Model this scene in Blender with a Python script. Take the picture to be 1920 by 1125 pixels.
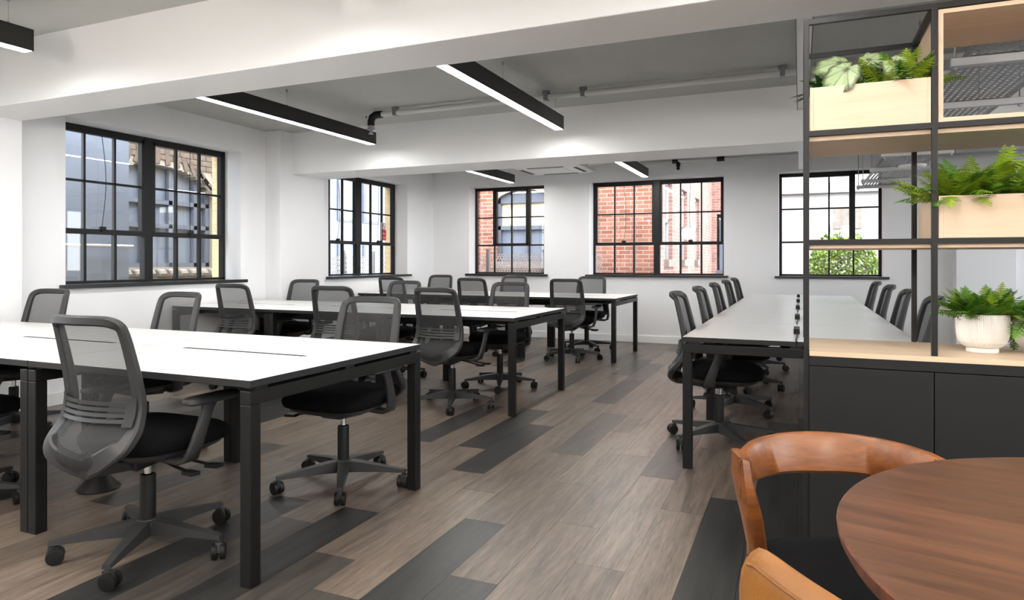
import bpy, bmesh, math, random
from mathutils import Vector, Matrix
random.seed(7)
R = math.radians
for o in list(bpy.data.objects): bpy.data.objects.remove(o)
SC = bpy.context.scene
COL = SC.collection
# ---------------------------------------------------------------- camera
CAM_H = 1.155; YAW = 23.234
cd = bpy.data.cameras.new('camera'); cam = bpy.data.objects.new('camera', cd); COL.objects.link(cam)
cam.location = (0, 0, CAM_H); cam.rotation_euler = (R(90), 0, R(YAW))
cd.sensor_width = 36; cd.lens = 1258/1920*36; cd.shift_y = -71.5/1920; cd.clip_start = .05; cd.clip_end = 200
SC.camera = cam
# ---------------------------------------------------------------- world, exposure
WORLD_STRENGTH = 5.6
w = bpy.data.worlds.new('overcast_sky'); SC.world = w; w.use_nodes = True
wn = w.node_tree.nodes; bg = wn['Background']; bg.inputs[0].default_value = (.90, .95, 1, 1); bg.inputs[1].default_value = WORLD_STRENGTH
SC.view_settings.view_transform = 'Standard'; SC.view_settings.look = 'None'; SC.view_settings.gamma = 1
SC.view_settings.use_curve_mapping = False
SC.view_settings.exposure = 0.92
LAMP = 33.0      # linear lamp emission
GLOBE = 33.0     # globe pendant emission
# key dimensions (metres): camera stands at x=0, y=0; +y runs to the back wall, +x to the right
XW, XP, XG = -5.52, -5.30, -5.77      # left wall face, pilaster face, window plane
YW, YG = 9.58, 9.83                   # back wall face, window plane
ZC = 2.62                             # ceiling
ZS, ZH = .965, 2.345                  # window sill and head
XR, YB = 4.0, -5.0                    # right wall, rear wall
# ---------------------------------------------------------------- materials
def nodes(name):
    m = bpy.data.materials.new(name); m.use_nodes = True
    nt = m.node_tree; return m, nt, nt.nodes, nt.links, nt.nodes['Principled BSDF']
def L4(c): return (c[0], c[1], c[2], 1)
def srgb(r, g, b):
    f = lambda v: (v/255/12.92) if v/255 <= .04045 else ((v/255+.055)/1.055)**2.4
    return (f(r), f(g), f(b))
def mat(name, col, rough=.5, metal=0, var=0, vscale=8, bump=0, bscale=60, spec=None, stretch=None, coat=0, emit=None, estr=0):
    m, nt, N, L, P = nodes(name)
    P.inputs['Base Color'].default_value = L4(col); P.inputs['Roughness'].default_value = rough; P.inputs['Metallic'].default_value = metal
    if spec is not None: P.inputs['Specular IOR Level'].default_value = spec
    if coat: P.inputs['Coat Weight'].default_value = coat; P.inputs['Coat Roughness'].default_value = .15
    if emit: P.inputs['Emission Color'].default_value = L4(emit); P.inputs['Emission Strength'].default_value = estr
    if var or bump:
        tc = N.new('ShaderNodeTexCoord'); src = tc.outputs['Object']
        if stretch:
            mp = N.new('ShaderNodeMapping'); mp.inputs['Scale'].default_value = stretch; L.new(src, mp.inputs[0]); src = mp.outputs[0]
    if var:
        n = N.new('ShaderNodeTexNoise'); n.inputs['Scale'].default_value = vscale; n.inputs['Detail'].default_value = 6; L.new(src, n.inputs['Vector'])
        r = N.new('ShaderNodeValToRGB'); r.color_ramp.elements[0].position = .3; r.color_ramp.elements[1].position = .7
        r.color_ramp.elements[0].color = L4([max(0, c*(1-var)) for c in col]); r.color_ramp.elements[1].color = L4([min(1, c*(1+var)) for c in col])
        L.new(n.outputs['Fac'], r.inputs[0]); L.new(r.outputs[0], P.inputs['Base Color'])
    if bump:
        n2 = N.new('ShaderNodeTexNoise'); n2.inputs['Scale'].default_value = bscale; n2.inputs['Detail'].default_value = 4; L.new(src, n2.inputs['Vector'])
        b = N.new('ShaderNodeBump'); b.inputs['Strength'].default_value = bump; b.inputs['Distance'].default_value = .01
        L.new(n2.outputs['Fac'], b.inputs['Height']); L.new(b.outputs[0], P.inputs['Normal'])
    return m
def wood(name, c0, c1, rough=.45, axis='X', scale=1.0, coat=0, world=False, bump=.08, contrast=(.3, .72), fine=.35):
    m, nt, N, L, P = nodes(name)
    P.inputs['Roughness'].default_value = rough
    if coat: P.inputs['Coat Weight'].default_value = coat; P.inputs['Coat Roughness'].default_value = .2
    mp = N.new('ShaderNodeMapping'); s = {'X': (1.2, 14, 14), 'Y': (14, 1.2, 14), 'Z': (14, 14, 1.2)}[axis]
    mp.inputs['Scale'].default_value = [v*scale for v in s]
    if world:
        g = N.new('ShaderNodeNewGeometry'); oi = N.new('ShaderNodeObjectInfo')
        mul = N.new('ShaderNodeVectorMath'); mul.operation = 'MULTIPLY_ADD'
        cmb = N.new('ShaderNodeCombineXYZ')
        for i in range(3): L.new(oi.outputs['Random'], cmb.inputs[i])
        L.new(cmb.outputs[0], mul.inputs[0]); mul.inputs[1].default_value = (37, 53, 11); L.new(g.outputs['Position'], mul.inputs[2])
        L.new(mul.outputs[0], mp.inputs[0])
    else:
        tc = N.new('ShaderNodeTexCoord'); L.new(tc.outputs['Object'], mp.inputs[0])
    n = N.new('ShaderNodeTexNoise'); n.inputs['Scale'].default_value = 1.6; n.inputs['Detail'].default_value = 8; n.inputs['Roughness'].default_value = .62; n.inputs['Distortion'].default_value = .6
    L.new(mp.outputs[0], n.inputs['Vector'])
    n2 = N.new('ShaderNodeTexNoise'); n2.inputs['Scale'].default_value = 9; n2.inputs['Detail'].default_value = 4; L.new(mp.outputs[0], n2.inputs['Vector'])
    mx = N.new('ShaderNodeMath'); mx.operation = 'MULTIPLY_ADD'; mx.inputs[1].default_value = fine
    sb = N.new('ShaderNodeMath'); sb.operation = 'SUBTRACT'; sb.inputs[1].default_value = .5
    L.new(n2.outputs['Fac'], sb.inputs[0]); L.new(sb.outputs[0], mx.inputs[0]); L.new(n.outputs['Fac'], mx.inputs[2])
    r = N.new('ShaderNodeValToRGB'); r.color_ramp.elements[0].position = contrast[0]; r.color_ramp.elements[1].position = contrast[1]
    r.color_ramp.elements[0].color = L4(c0); r.color_ramp.elements[1].color = L4(c1)
    L.new(mx.outputs[0], r.inputs[0]); L.new(r.outputs[0], P.inputs['Base Color'])
    b = N.new('ShaderNodeBump'); b.inputs['Strength'].default_value = bump; b.inputs['Distance'].default_value = .004
    L.new(mx.outputs[0], b.inputs['Height']); L.new(b.outputs[0], P.inputs['Normal'])
    return m
def brick(name, c1, c2, mortar, scale=1.0, rough=.9):
    m, nt, N, L, P = nodes(name); P.inputs['Roughness'].default_value = rough
    g = N.new('ShaderNodeTexCoord'); sp = N.new('ShaderNodeSeparateXYZ'); L.new(g.outputs['Object'], sp.inputs[0])
    ad = N.new('ShaderNodeMath'); ad.operation = 'ADD'; L.new(sp.outputs[0], ad.inputs[0]); L.new(sp.outputs[1], ad.inputs[1])
    cb = N.new('ShaderNodeCombineXYZ'); L.new(ad.outputs[0], cb.inputs[0]); L.new(sp.outputs[2], cb.inputs[1])
    t = N.new('ShaderNodeTexBrick'); t.inputs['Scale'].default_value = 1/scale
    t.inputs['Brick Width'].default_value = .23; t.inputs['Row Height'].default_value = .078; t.inputs['Mortar Size'].default_value = .007
    t.inputs['Color1'].default_value = L4(c1); t.inputs['Color2'].default_value = L4(c2); t.inputs['Mortar'].default_value = L4(mortar)
    L.new(cb.outputs[0], t.inputs['Vector'])
    n = N.new('ShaderNodeTexNoise'); n.inputs['Scale'].default_value = 3; n.inputs['Detail'].default_value = 6; L.new(g.outputs['Object'], n.inputs['Vector'])
    mx = N.new('ShaderNodeMixRGB'); mx.blend_type = 'OVERLAY'; mx.inputs[0].default_value = .5
    L.new(t.outputs['Color'], mx.inputs[1]); L.new(n.outputs['Fac'], mx.inputs[2]); L.new(mx.outputs[0], P.inputs['Base Color'])
    b = N.new('ShaderNodeBump'); b.inputs['Strength'].default_value = .5; b.inputs['Distance'].default_value = .01; b.invert = True
    L.new(t.outputs['Fac'], b.inputs['Height']); L.new(b.outputs[0], P.inputs['Normal'])
    return m
def glassy(name, tint=(1, 1, 1), refl=.04):
    m, nt, N, L, P = nodes(name); N.remove(P)
    t = N.new('ShaderNodeBsdfTransparent'); t.inputs[0].default_value = L4(tint)
    g = N.new('ShaderNodeBsdfGlossy'); g.inputs['Roughness'].default_value = .02
    lw = N.new('ShaderNodeLayerWeight'); lw.inputs['Blend'].default_value = .5
    pw = N.new('ShaderNodeMath'); pw.operation = 'POWER'; pw.inputs[1].default_value = 5; L.new(lw.outputs['Facing'], pw.inputs[0])
    sc = N.new('ShaderNodeMath'); sc.operation = 'MULTIPLY_ADD'; sc.inputs[1].default_value = 1-refl; sc.inputs[2].default_value = refl; L.new(pw.outputs[0], sc.inputs[0])
    mx = N.new('ShaderNodeMixShader'); L.new(sc.outputs[0], mx.inputs[0]); L.new(t.outputs[0], mx.inputs[1]); L.new(g.outputs[0], mx.inputs[2])
    L.new(mx.outputs[0], N['Material Output'].inputs[0]); return m
def netting(name, col, open_):
    m, nt, N, L, P = nodes(name); P.inputs['Base Color'].default_value = L4(col); P.inputs['Roughness'].default_value = .7
    t = N.new('ShaderNodeBsdfTransparent')
    tc = N.new('ShaderNodeTexCoord'); wv = N.new('ShaderNodeTexWave'); wv.bands_direction = 'Z'; wv.inputs['Scale'].default_value = 90
    L.new(tc.outputs['Object'], wv.inputs['Vector'])
    mr = N.new('ShaderNodeMapRange'); mr.inputs['To Min'].default_value = open_-.10; mr.inputs['To Max'].default_value = open_+.10
    L.new(wv.outputs['Fac'], mr.inputs['Value'])
    mx = N.new('ShaderNodeMixShader'); L.new(mr.outputs[0], mx.inputs[0]); L.new(P.outputs[0], mx.inputs[1]); L.new(t.outputs[0], mx.inputs[2])
    L.new(mx.outputs[0], N['Material Output'].inputs[0]); return m
M = {}
M['paint'] = mat('white_wall_paint', (.80, .80, .81), .6, var=.012, vscale=2, bump=.03, bscale=120)
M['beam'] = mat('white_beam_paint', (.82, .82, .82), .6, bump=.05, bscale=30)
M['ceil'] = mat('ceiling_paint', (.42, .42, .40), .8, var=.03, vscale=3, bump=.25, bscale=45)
M['skirt'] = mat('skirting_paint', (.80, .80, .80), .35)
M['steel'] = mat('black_window_steel', (.007, .007, .0075), .45, spec=.3, bump=.04, bscale=40)
M['sill'] = mat('black_sill', (.014, .014, .015), .28)
M['glass'] = glassy('window_glass')
M['white'] = mat('white_laminate', (.74, .74, .73), .33, bump=.015, bscale=400)
M['edge'] = mat('charcoal_edge_band', (.018, .018, .019), .5, spec=.3)
M['frame'] = mat('black_powder_coat', (.007, .0068, .0065), .42, spec=.3, bump=.03, bscale=500)
M['plastic'] = mat('dark_grey_plastic', (.032, .032, .033), .45, spec=.35, bump=.03, bscale=700)
M['net'] = netting('chair_mesh_fabric', (.024, .024, .025), .30)
M['fabric'] = mat('black_seat_fabric', (.0045, .0045, .005), .95, spec=.1, bump=.25, bscale=900)
M['chrome'] = mat('chrome', (.75, .75, .76), .12, 1)
M['rubber'] = mat('black_rubber', (.007, .007, .007), .5, spec=.3)
M['lampbody'] = mat('black_lamp_housing', (.006, .006, .006), .4)
M['lampon'] = mat('lit_diffuser', (1, 1, 1), .5, emit=(1, .985, .96), estr=LAMP)
M['lampoff'] = mat('unlit_diffuser', (.75, .76, .78), .5)
M['globe'] = mat('opal_globe', (1, 1, 1), .3, emit=(1, .92, .82), estr=GLOBE)
M['wire'] = mat('steel_wire', (.35, .35, .35), .35, 1)
M['pipe'] = mat('painted_pipe', (.60, .60, .59), .45)
M['galv'] = mat('galvanised_steel', (.30, .31, .32), .42, .85, var=.15, vscale=6)
M['galvlight'] = mat('strut_steel', (.50, .50, .51), .4, .7)
M['acwhite'] = mat('white_casing_plastic', (.72, .72, .70), .4)
M['dark'] = mat('dark_slot', (.01, .01, .01), .7)
M['ply'] = wood('birch_plywood', srgb(196, 170, 142), srgb(214, 191, 164), .5, 'X', .6, bump=.03, contrast=(.2, .8))
M['plyedge'] = wood('plywood_edge', srgb(196, 160, 118), srgb(238, 212, 176), .55, 'X', 3.5, bump=.05)
M['shelfsteel'] = mat('dark_grey_steel', (.013, .0125, .0125), .45, spec=.3, bump=.02, bscale=400)
M['cab'] = mat('black_cabinet_laminate', (.010, .010, .0105), .55, spec=.3, bump=.10, bscale=700)
M['walnut'] = wood('walnut_veneer', srgb(50, 28, 17), srgb(104, 65, 42), .36, 'X', .9, coat=.15, bump=.05, contrast=(.28, .75))
M['plywalnut'] = wood('table_edge', srgb(60, 30, 16), srgb(120, 66, 36), .5, 'X', 1.2)
M['bent'] = wood('stained_bentwood', srgb(88, 45, 15), srgb(138, 80, 32), .42, 'X', 1.0, coat=.12, bump=.03)
M['leather'] = mat('tan_leather', srgb(134, 84, 26), .45, var=.16, vscale=14, bump=.12, bscale=260)
M['stitch'] = mat('tan_stitching', srgb(120, 74, 30), .7)
M['pot'] = mat('cream_ceramic', (.80, .77, .72), .45)
M['soil'] = mat('potting_soil', (.02, .013, .008), .95, bump=.6, bscale=80)
M['fern'] = mat('fern_green', srgb(76, 122, 28), .5, var=.35, vscale=9)
M['fern2'] = mat('yellow_green_fern', srgb(124, 148, 28), .5, var=.35, vscale=9)
M['fern3'] = mat('deep_green_fern', srgb(40, 82, 20), .5, var=.35, vscale=9)
M['strap'] = mat('dark_strap_leaf', srgb(28, 84, 30), .35, var=.3, vscale=8)
M['ivy'] = mat('ivy_leaf', srgb(120, 150, 50), .5, var=.6, vscale=5)
def plank_mat(name, a, b): return wood(name, a, b, .37, 'Y', 1.0, world=True, bump=.12, contrast=(.25, .75), fine=.55)
M['pk0'] = plank_mat('brown_oak_plank', srgb(62, 53, 46), srgb(118, 104, 92))
M['pk1'] = plank_mat('taupe_oak_plank', srgb(72, 62, 54), srgb(132, 117, 104))
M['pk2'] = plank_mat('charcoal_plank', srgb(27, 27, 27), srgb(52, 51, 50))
M['pk3'] = plank_mat('grey_brown_plank', srgb(43, 40, 37), srgb(80, 74, 68))
M['sub'] = mat('floor_underlay', (.02, .018, .016), .8)
M['bdark'] = mat('sooty_brown_brick', srgb(96, 84, 74), .9, var=.35, vscale=9, bump=.3, bscale=50)
M['byel'] = mat('yellow_stock_brick', srgb(216, 196, 156), .9, var=.2, vscale=9, bump=.3, bscale=50)
M['mortar'] = mat('mortar', srgb(150, 142, 130), .95)
M['bred'] = brick('red_brickwork', srgb(124, 74, 58), srgb(152, 102, 82), srgb(160, 146, 134))
M['bpale'] = brick('pale_red_brickwork', srgb(156, 108, 96), srgb(176, 132, 120), srgb(184, 170, 162))
M['bgrey'] = brick('sooty_brickwork', srgb(92, 80, 70), srgb(128, 114, 98), srgb(150, 142, 130))
M['render'] = mat('white_render', (.40, .40, .40), .9, var=.08, vscale=2)
M['greyframe'] = mat('grey_painted_timber', srgb(92, 98, 110), .5)
M['blind'] = mat('cream_blind', srgb(226, 216, 180), .8)
M['paleglass'] = mat('pale_window_pane', srgb(116, 124, 138), .15)
M['bluepanel'] = mat('blue_grey_sheet', srgb(108, 117, 134), .35, var=.08, vscale=2)
M['perf'] = mat('white_perforated_metal', (.5, .5, .5), .5)
M['post'] = mat('grey_post', srgb(110, 112, 116), .5)
M['stone'] = mat('grey_stone', srgb(138, 130, 122), .9, var=.2, vscale=12, bump=.3, bscale=40)
M['ground'] = mat('asphalt', (.16, .16, .16), .9)
M['signwhite'] = mat('sign_white', (.85, .85, .85), .5)
M['signred'] = mat('sign_red', srgb(200, 40, 44), .5)
# ---------------------------------------------------------------- mesh builder
class MB:
    def __init__(s): s.v = []; s.f = []; s.mi = []; s.cur = 0
    def mat(s, i): s.cur = i; return s
    def add(s, vs, fs):
        o = len(s.v); s.v += [tuple(p) for p in vs]
        for f in fs: s.f.append([i+o for i in f]); s.mi.append(s.cur)
        return s
    def box(s, x0, x1, y0, y1, z0, z1):
        return s.add([(x0, y0, z0), (x1, y0, z0), (x1, y1, z0), (x0, y1, z0), (x0, y0, z1), (x1, y0, z1), (x1, y1, z1), (x0, y1, z1)],
                     [(0, 3, 2, 1), (4, 5, 6, 7), (0, 1, 5, 4), (1, 2, 6, 5), (2, 3, 7, 6), (3, 0, 4, 7)])
    def hexa(s, lo, hi):   # two quads (4 points each) joined
        return s.add(list(lo)+list(hi), [(0, 3, 2, 1), (4, 5, 6, 7), (0, 1, 5, 4), (1, 2, 6, 5), (2, 3, 7, 6), (3, 0, 4, 7)])
    def loft(s, rings, closed=True, caps=True):
        n = len(rings[0]); o = len(s.v)
        for r in rings: s.v += [tuple(p) for p in r]
        for k in range(len(rings)-1):
            for i in range(n if closed else n-1):
                j = (i+1) % n
                s.f.append([o+k*n+i, o+k*n+j, o+(k+1)*n+j, o+(k+1)*n+i]); s.mi.append(s.cur)
        if caps and closed:
            s.f.append([o+i for i in range(n)][::-1]); s.mi.append(s.cur)
            s.f.append([o+(len(rings)-1)*n+i for i in range(n)]); s.mi.append(s.cur)
        return s
    def tube(s, path, r, seg=10, caps=True):
        P = [Vector(p) for p in path]; rr = r if isinstance(r, (list, tuple)) else [r]*len(P); rings = []
        up = None
        for i, p in enumerate(P):
            t = (P[min(i+1, len(P)-1)]-P[max(i-1, 0)]).normalized()
            if up is None: up = Vector((0, 0, 1)) if abs(t.z) < .9 else Vector((1, 0, 0))
            a = t.cross(up).normalized(); b = a.cross(t).normalized(); up = b
            rings.append([p+a*(rr[i]*math.cos(2*math.pi*k/seg))+b*(rr[i]*math.sin(2*math.pi*k/seg)) for k in range(seg)])
        return s.loft(rings, True, caps)
    def lathe(s, prof, seg=32, c=(0, 0, 0), caps=True):
        return s.loft([[(c[0]+r*math.cos(2*math.pi*k/seg), c[1]+r*math.sin(2*math.pi*k/seg), c[2]+z) for k in range(seg)] for r, z in prof], True, caps)
    def prism(s, poly, z0, z1):
        return s.loft([[(x, y, z0) for x, y in poly], [(x, y, z1) for x, y in poly]])
    def mesh(s, name, mats):
        me = bpy.data.meshes.new(name); me.from_pydata(s.v, [], s.f)
        for m in (mats if isinstance(mats, (list, tuple)) else [mats]): me.materials.append(M[m] if isinstance(m, str) else m)
        me.polygons.foreach_set('material_index', s.mi); me.update()
        bm = bmesh.new(); bm.from_mesh(me); bmesh.ops.recalc_face_normals(bm, faces=bm.faces); bm.to_mesh(me); bm.free()
        return me
    def build(s, name, mats, parent=None, smooth=False, bevel=0, **kw):
        return link(name, s.mesh(name, mats), parent, smooth, bevel, **kw)
def smooth_mesh(me, ang=40):
    me.polygons.foreach_set('use_smooth', [True]*len(me.polygons)); me.update()
    try: me.set_sharp_from_angle(angle=R(ang))
    except Exception: pass
def link(name, me, parent=None, smooth=False, bevel=0, loc=(0, 0, 0), rot=(0, 0, 0), kind=None, label=None, cat=None, group=None):
    o = bpy.data.objects.new(name, me); COL.objects.link(o); o.location = loc; o.rotation_euler = rot
    if parent: o.parent = parent
    if smooth: smooth_mesh(me, smooth if smooth is not True else 40)
    if bevel:
        b = o.modifiers.new('bevel', 'BEVEL'); b.width = bevel; b.segments = 2; b.limit_method = 'ANGLE'; b.angle_limit = R(50)
    if kind: o['kind'] = kind
    if label: o['label'] = label
    if cat: o['category'] = cat
    if group: o['group'] = group
    return o
def thing(name, label, cat, loc=(0, 0, 0), rz=0, group=None, kind=None):
    o = bpy.data.objects.new(name, None); COL.objects.link(o); o.location = loc; o.rotation_euler = (0, 0, rz); o.empty_display_size = .1
    if kind: o['kind'] = kind
    else: o['label'] = label; o['category'] = cat
    if group: o['group'] = group
    return o
def catmull(pts, n=6, closed=False):
    P = [Vector(p) for p in pts]; out = []; m = len(P)
    for i in range(m if closed else m-1):
        g = lambda k: P[k % m] if closed else P[max(0, min(m-1, k))]
        a, b, c, d = g(i-1), g(i), g(i+1), g(i+2)
        for k in range(n):
            t = k/n
            out.append(.5*((2*b)+(c-a)*t+(2*a-5*b+4*c-d)*t*t+(3*b-a-3*c+d)*t**3))
    if not closed: out.append(P[-1])
    return out
def interp(tab, x):
    if x <= tab[0][0]: return tab[0][1]
    for (a, va), (b, vb) in zip(tab, tab[1:]):
        if x <= b: return va+(vb-va)*(x-a)/(b-a)
    return tab[-1][1]
# ================================================================ SETTING
# wall with rectangular openings; axis 'y' = wall runs along y at x=[x0,x1]; axis 'x' = runs along x at y=[y0,y1]
def wall_boxes(mb, axis, a0, a1, d0, d1, z0, z1, ops):
    def bx(p, q, za, zb):
        if q-p < 1e-5 or zb-za < 1e-5: return
        if axis == 'y': mb.box(d0, d1, p, q, za, zb)
        else: mb.box(p, q, d0, d1, za, zb)
    cur = a0
    for (p, q, za, zb) in sorted(ops):
        bx(cur, p, z0, z1); bx(p, q, z0, za); bx(p, q, zb, z1); cur = q
    bx(cur, a1, z0, z1)
W12 = [(-3.4, -1.53, ZS, ZH), (-.1, 1.77, ZS, ZH), (3.602, 5.47, ZS, ZH), (6.93, 8.80, ZS, ZH)]
W345 = [(-4.86, -3.58, ZS, ZH), (-2.87, -.96, ZS, ZH), (-.26, .965, ZS, ZH), (2.6, 3.7, ZS, ZH)]  # last opening is out of view, added to let in daylight
mb = MB(); wall_boxes(mb, 'y', YB, YW, -5.82, XW, -.02, ZC+.05, W12); wl = mb.build('wall_left', 'paint', kind='structure')
mb = MB(); wall_boxes(mb, 'x', -5.82, XR+.3, YW, 9.88, -.02, ZC+.05, W345); wb = mb.build('wall_back', 'paint', kind='structure')
WR = [(-3.6, -1.6, ZS, ZH), (.3, 2.3, ZS, ZH), (3.6, 5.7, ZS, ZH), (6.9, 9.0, ZS, ZH)]  # unseen openings, added for more daylight on the long bench
mb = MB(); wall_boxes(mb, 'y', YB, YW, XR, XR+.3, -.02, ZC+.05, WR); mb.build('wall_right', 'paint', kind='structure')
mb = MB(); mb.box(-5.82, XR+.3, YB-.3, YB, -.02, ZC+.05); mb.build('wall_rear', 'paint', kind='structure')
# pilasters (the piers that carry the cross beams)
def pier(x0, x1, y0, y1): MB().box(x0, x1, y0, y1, 0, ZC).build('wall_pier', 'paint', kind='structure', bevel=.004)
pier(XW-.02, XP, 2.45, 3.14); pier(XW-.02, XP, 5.83, 6.573); pier(XW-.02, XP, -1.2, -.6)
pier(1.70, 2.29, 9.38, YW+.02)
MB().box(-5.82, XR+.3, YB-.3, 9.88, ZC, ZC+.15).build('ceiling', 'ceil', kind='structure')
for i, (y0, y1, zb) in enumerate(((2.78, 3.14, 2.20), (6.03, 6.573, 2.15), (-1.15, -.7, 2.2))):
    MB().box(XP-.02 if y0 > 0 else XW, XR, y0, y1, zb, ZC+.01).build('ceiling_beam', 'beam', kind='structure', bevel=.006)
# skirting boards
mb = MB()
for a, b in ((YB, -1.2), (-.6, 2.45), (3.14, 5.83), (6.573, YW)): mb.box(XW, XW+.015, a, b, 0, .10)
mb.build('baseboard_left', 'skirt', kind='structure', bevel=.003)
mb = MB(); mb.box(XW+.015, 1.70, YW-.015, YW, 0, .10); mb.box(2.29, XR, YW-.015, YW, 0, .10); mb.build('baseboard_back', 'skirt', kind='structure', bevel=.003)
# ---- floor: planks along y
floor = MB().box(-5.82, XR+.3, YB-.3, 9.88, -.06, -.004).build('floor', 'sub', kind='structure')
PW, PL = .1966, 1.145; X0 = -1.779
def plank_cls(k, yc):
    # k column index from X0, yc centre y : planks read off the photograph, those beside the cabinet darkened to paint its shade, else seeded
    known = {(0, 1.58): 3, (0, 2.72): 1, (0, 3.87): 2, (1, 1.33): 3, (1, 2.47): 1, (2, 2.12): 2, (2, 3.27): 0, (3, 1.61): 2, (3, 2.75): 0,
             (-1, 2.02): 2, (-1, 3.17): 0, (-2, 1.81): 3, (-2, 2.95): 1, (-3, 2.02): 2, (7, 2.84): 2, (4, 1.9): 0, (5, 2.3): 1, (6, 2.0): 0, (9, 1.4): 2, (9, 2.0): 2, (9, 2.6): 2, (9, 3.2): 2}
    for (kk, y), c in known.items():
        if kk == k and abs(y-yc) < .35: return c
    if k in (8, 9) and 1.2 < yc < 4.6: return 2  # shade by the cabinet put into the floor as dark planks
    h = random.Random(k*7919+int(round(yc*10))*104729).random()
    return 0 if h < .44 else 1 if h < .66 else 3 if h < .86 else 2
koff = {0: 2.15, 1: 1.90, 2: 2.695, 3: 2.184, -1: 2.595, -2: 2.38, -3: 2.595, 7: 3.41}
planks = []
for k in range(-20, 30):
    x0 = X0+k*PW
    if x0 > XR or x0+PW < XW: continue
    ph = koff.get(k, random.Random(k+500).random()*PL)
    j0 = math.floor((YB-ph)/PL)
    y = ph+j0*PL
    while y < YW:
        planks.append((k, x0, max(y, YB), min(y+PL, YW))); y += PL
sY, cY = math.sin(R(YAW)), math.cos(R(YAW))
def screen(x, y, z):
    zc = -x*sY+y*cY
    if zc < .2: return None
    return (960+1258*(x*cY+y*sY)/zc, 491-1258*(z-CAM_H)/zc, zc)
vis = []
for p in planks:
    s_ = screen(p[1]+PW/2, (p[2]+p[3])/2, 0)
    near = max(((screen(p[1]+PW*a, p[2]+(p[3]-p[2])*b, 0) or (-1, 0, 0)) for a in (0, 1) for b in (0, .5, 1)), key=lambda q: 0 <= q[0] <= 1920 and q[1] <= 1180)
    ok = 0 <= near[0] <= 1920 and 0 < near[1] <= 1180
    vis.append((0 if ok else 1, s_[2] if s_ else 99, p))
vis.sort(key=lambda t: (t[0], t[1]))
pmesh = {}
rest = MB()
for n, (bad, _, (k, x0, ya, yb)) in enumerate(vis):
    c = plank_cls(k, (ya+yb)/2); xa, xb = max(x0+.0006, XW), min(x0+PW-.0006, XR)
    if n < 300 and not bad:
        key = (round(xb-xa, 3), round(yb-ya, 3), c)
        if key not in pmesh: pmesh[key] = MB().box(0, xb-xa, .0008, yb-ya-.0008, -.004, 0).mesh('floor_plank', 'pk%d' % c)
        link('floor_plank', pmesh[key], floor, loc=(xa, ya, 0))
    else:
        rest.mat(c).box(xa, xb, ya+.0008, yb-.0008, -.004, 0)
rest.build('floor_planks', ['pk0', 'pk1', 'pk2', 'pk3'], floor, kind='stuff')
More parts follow.
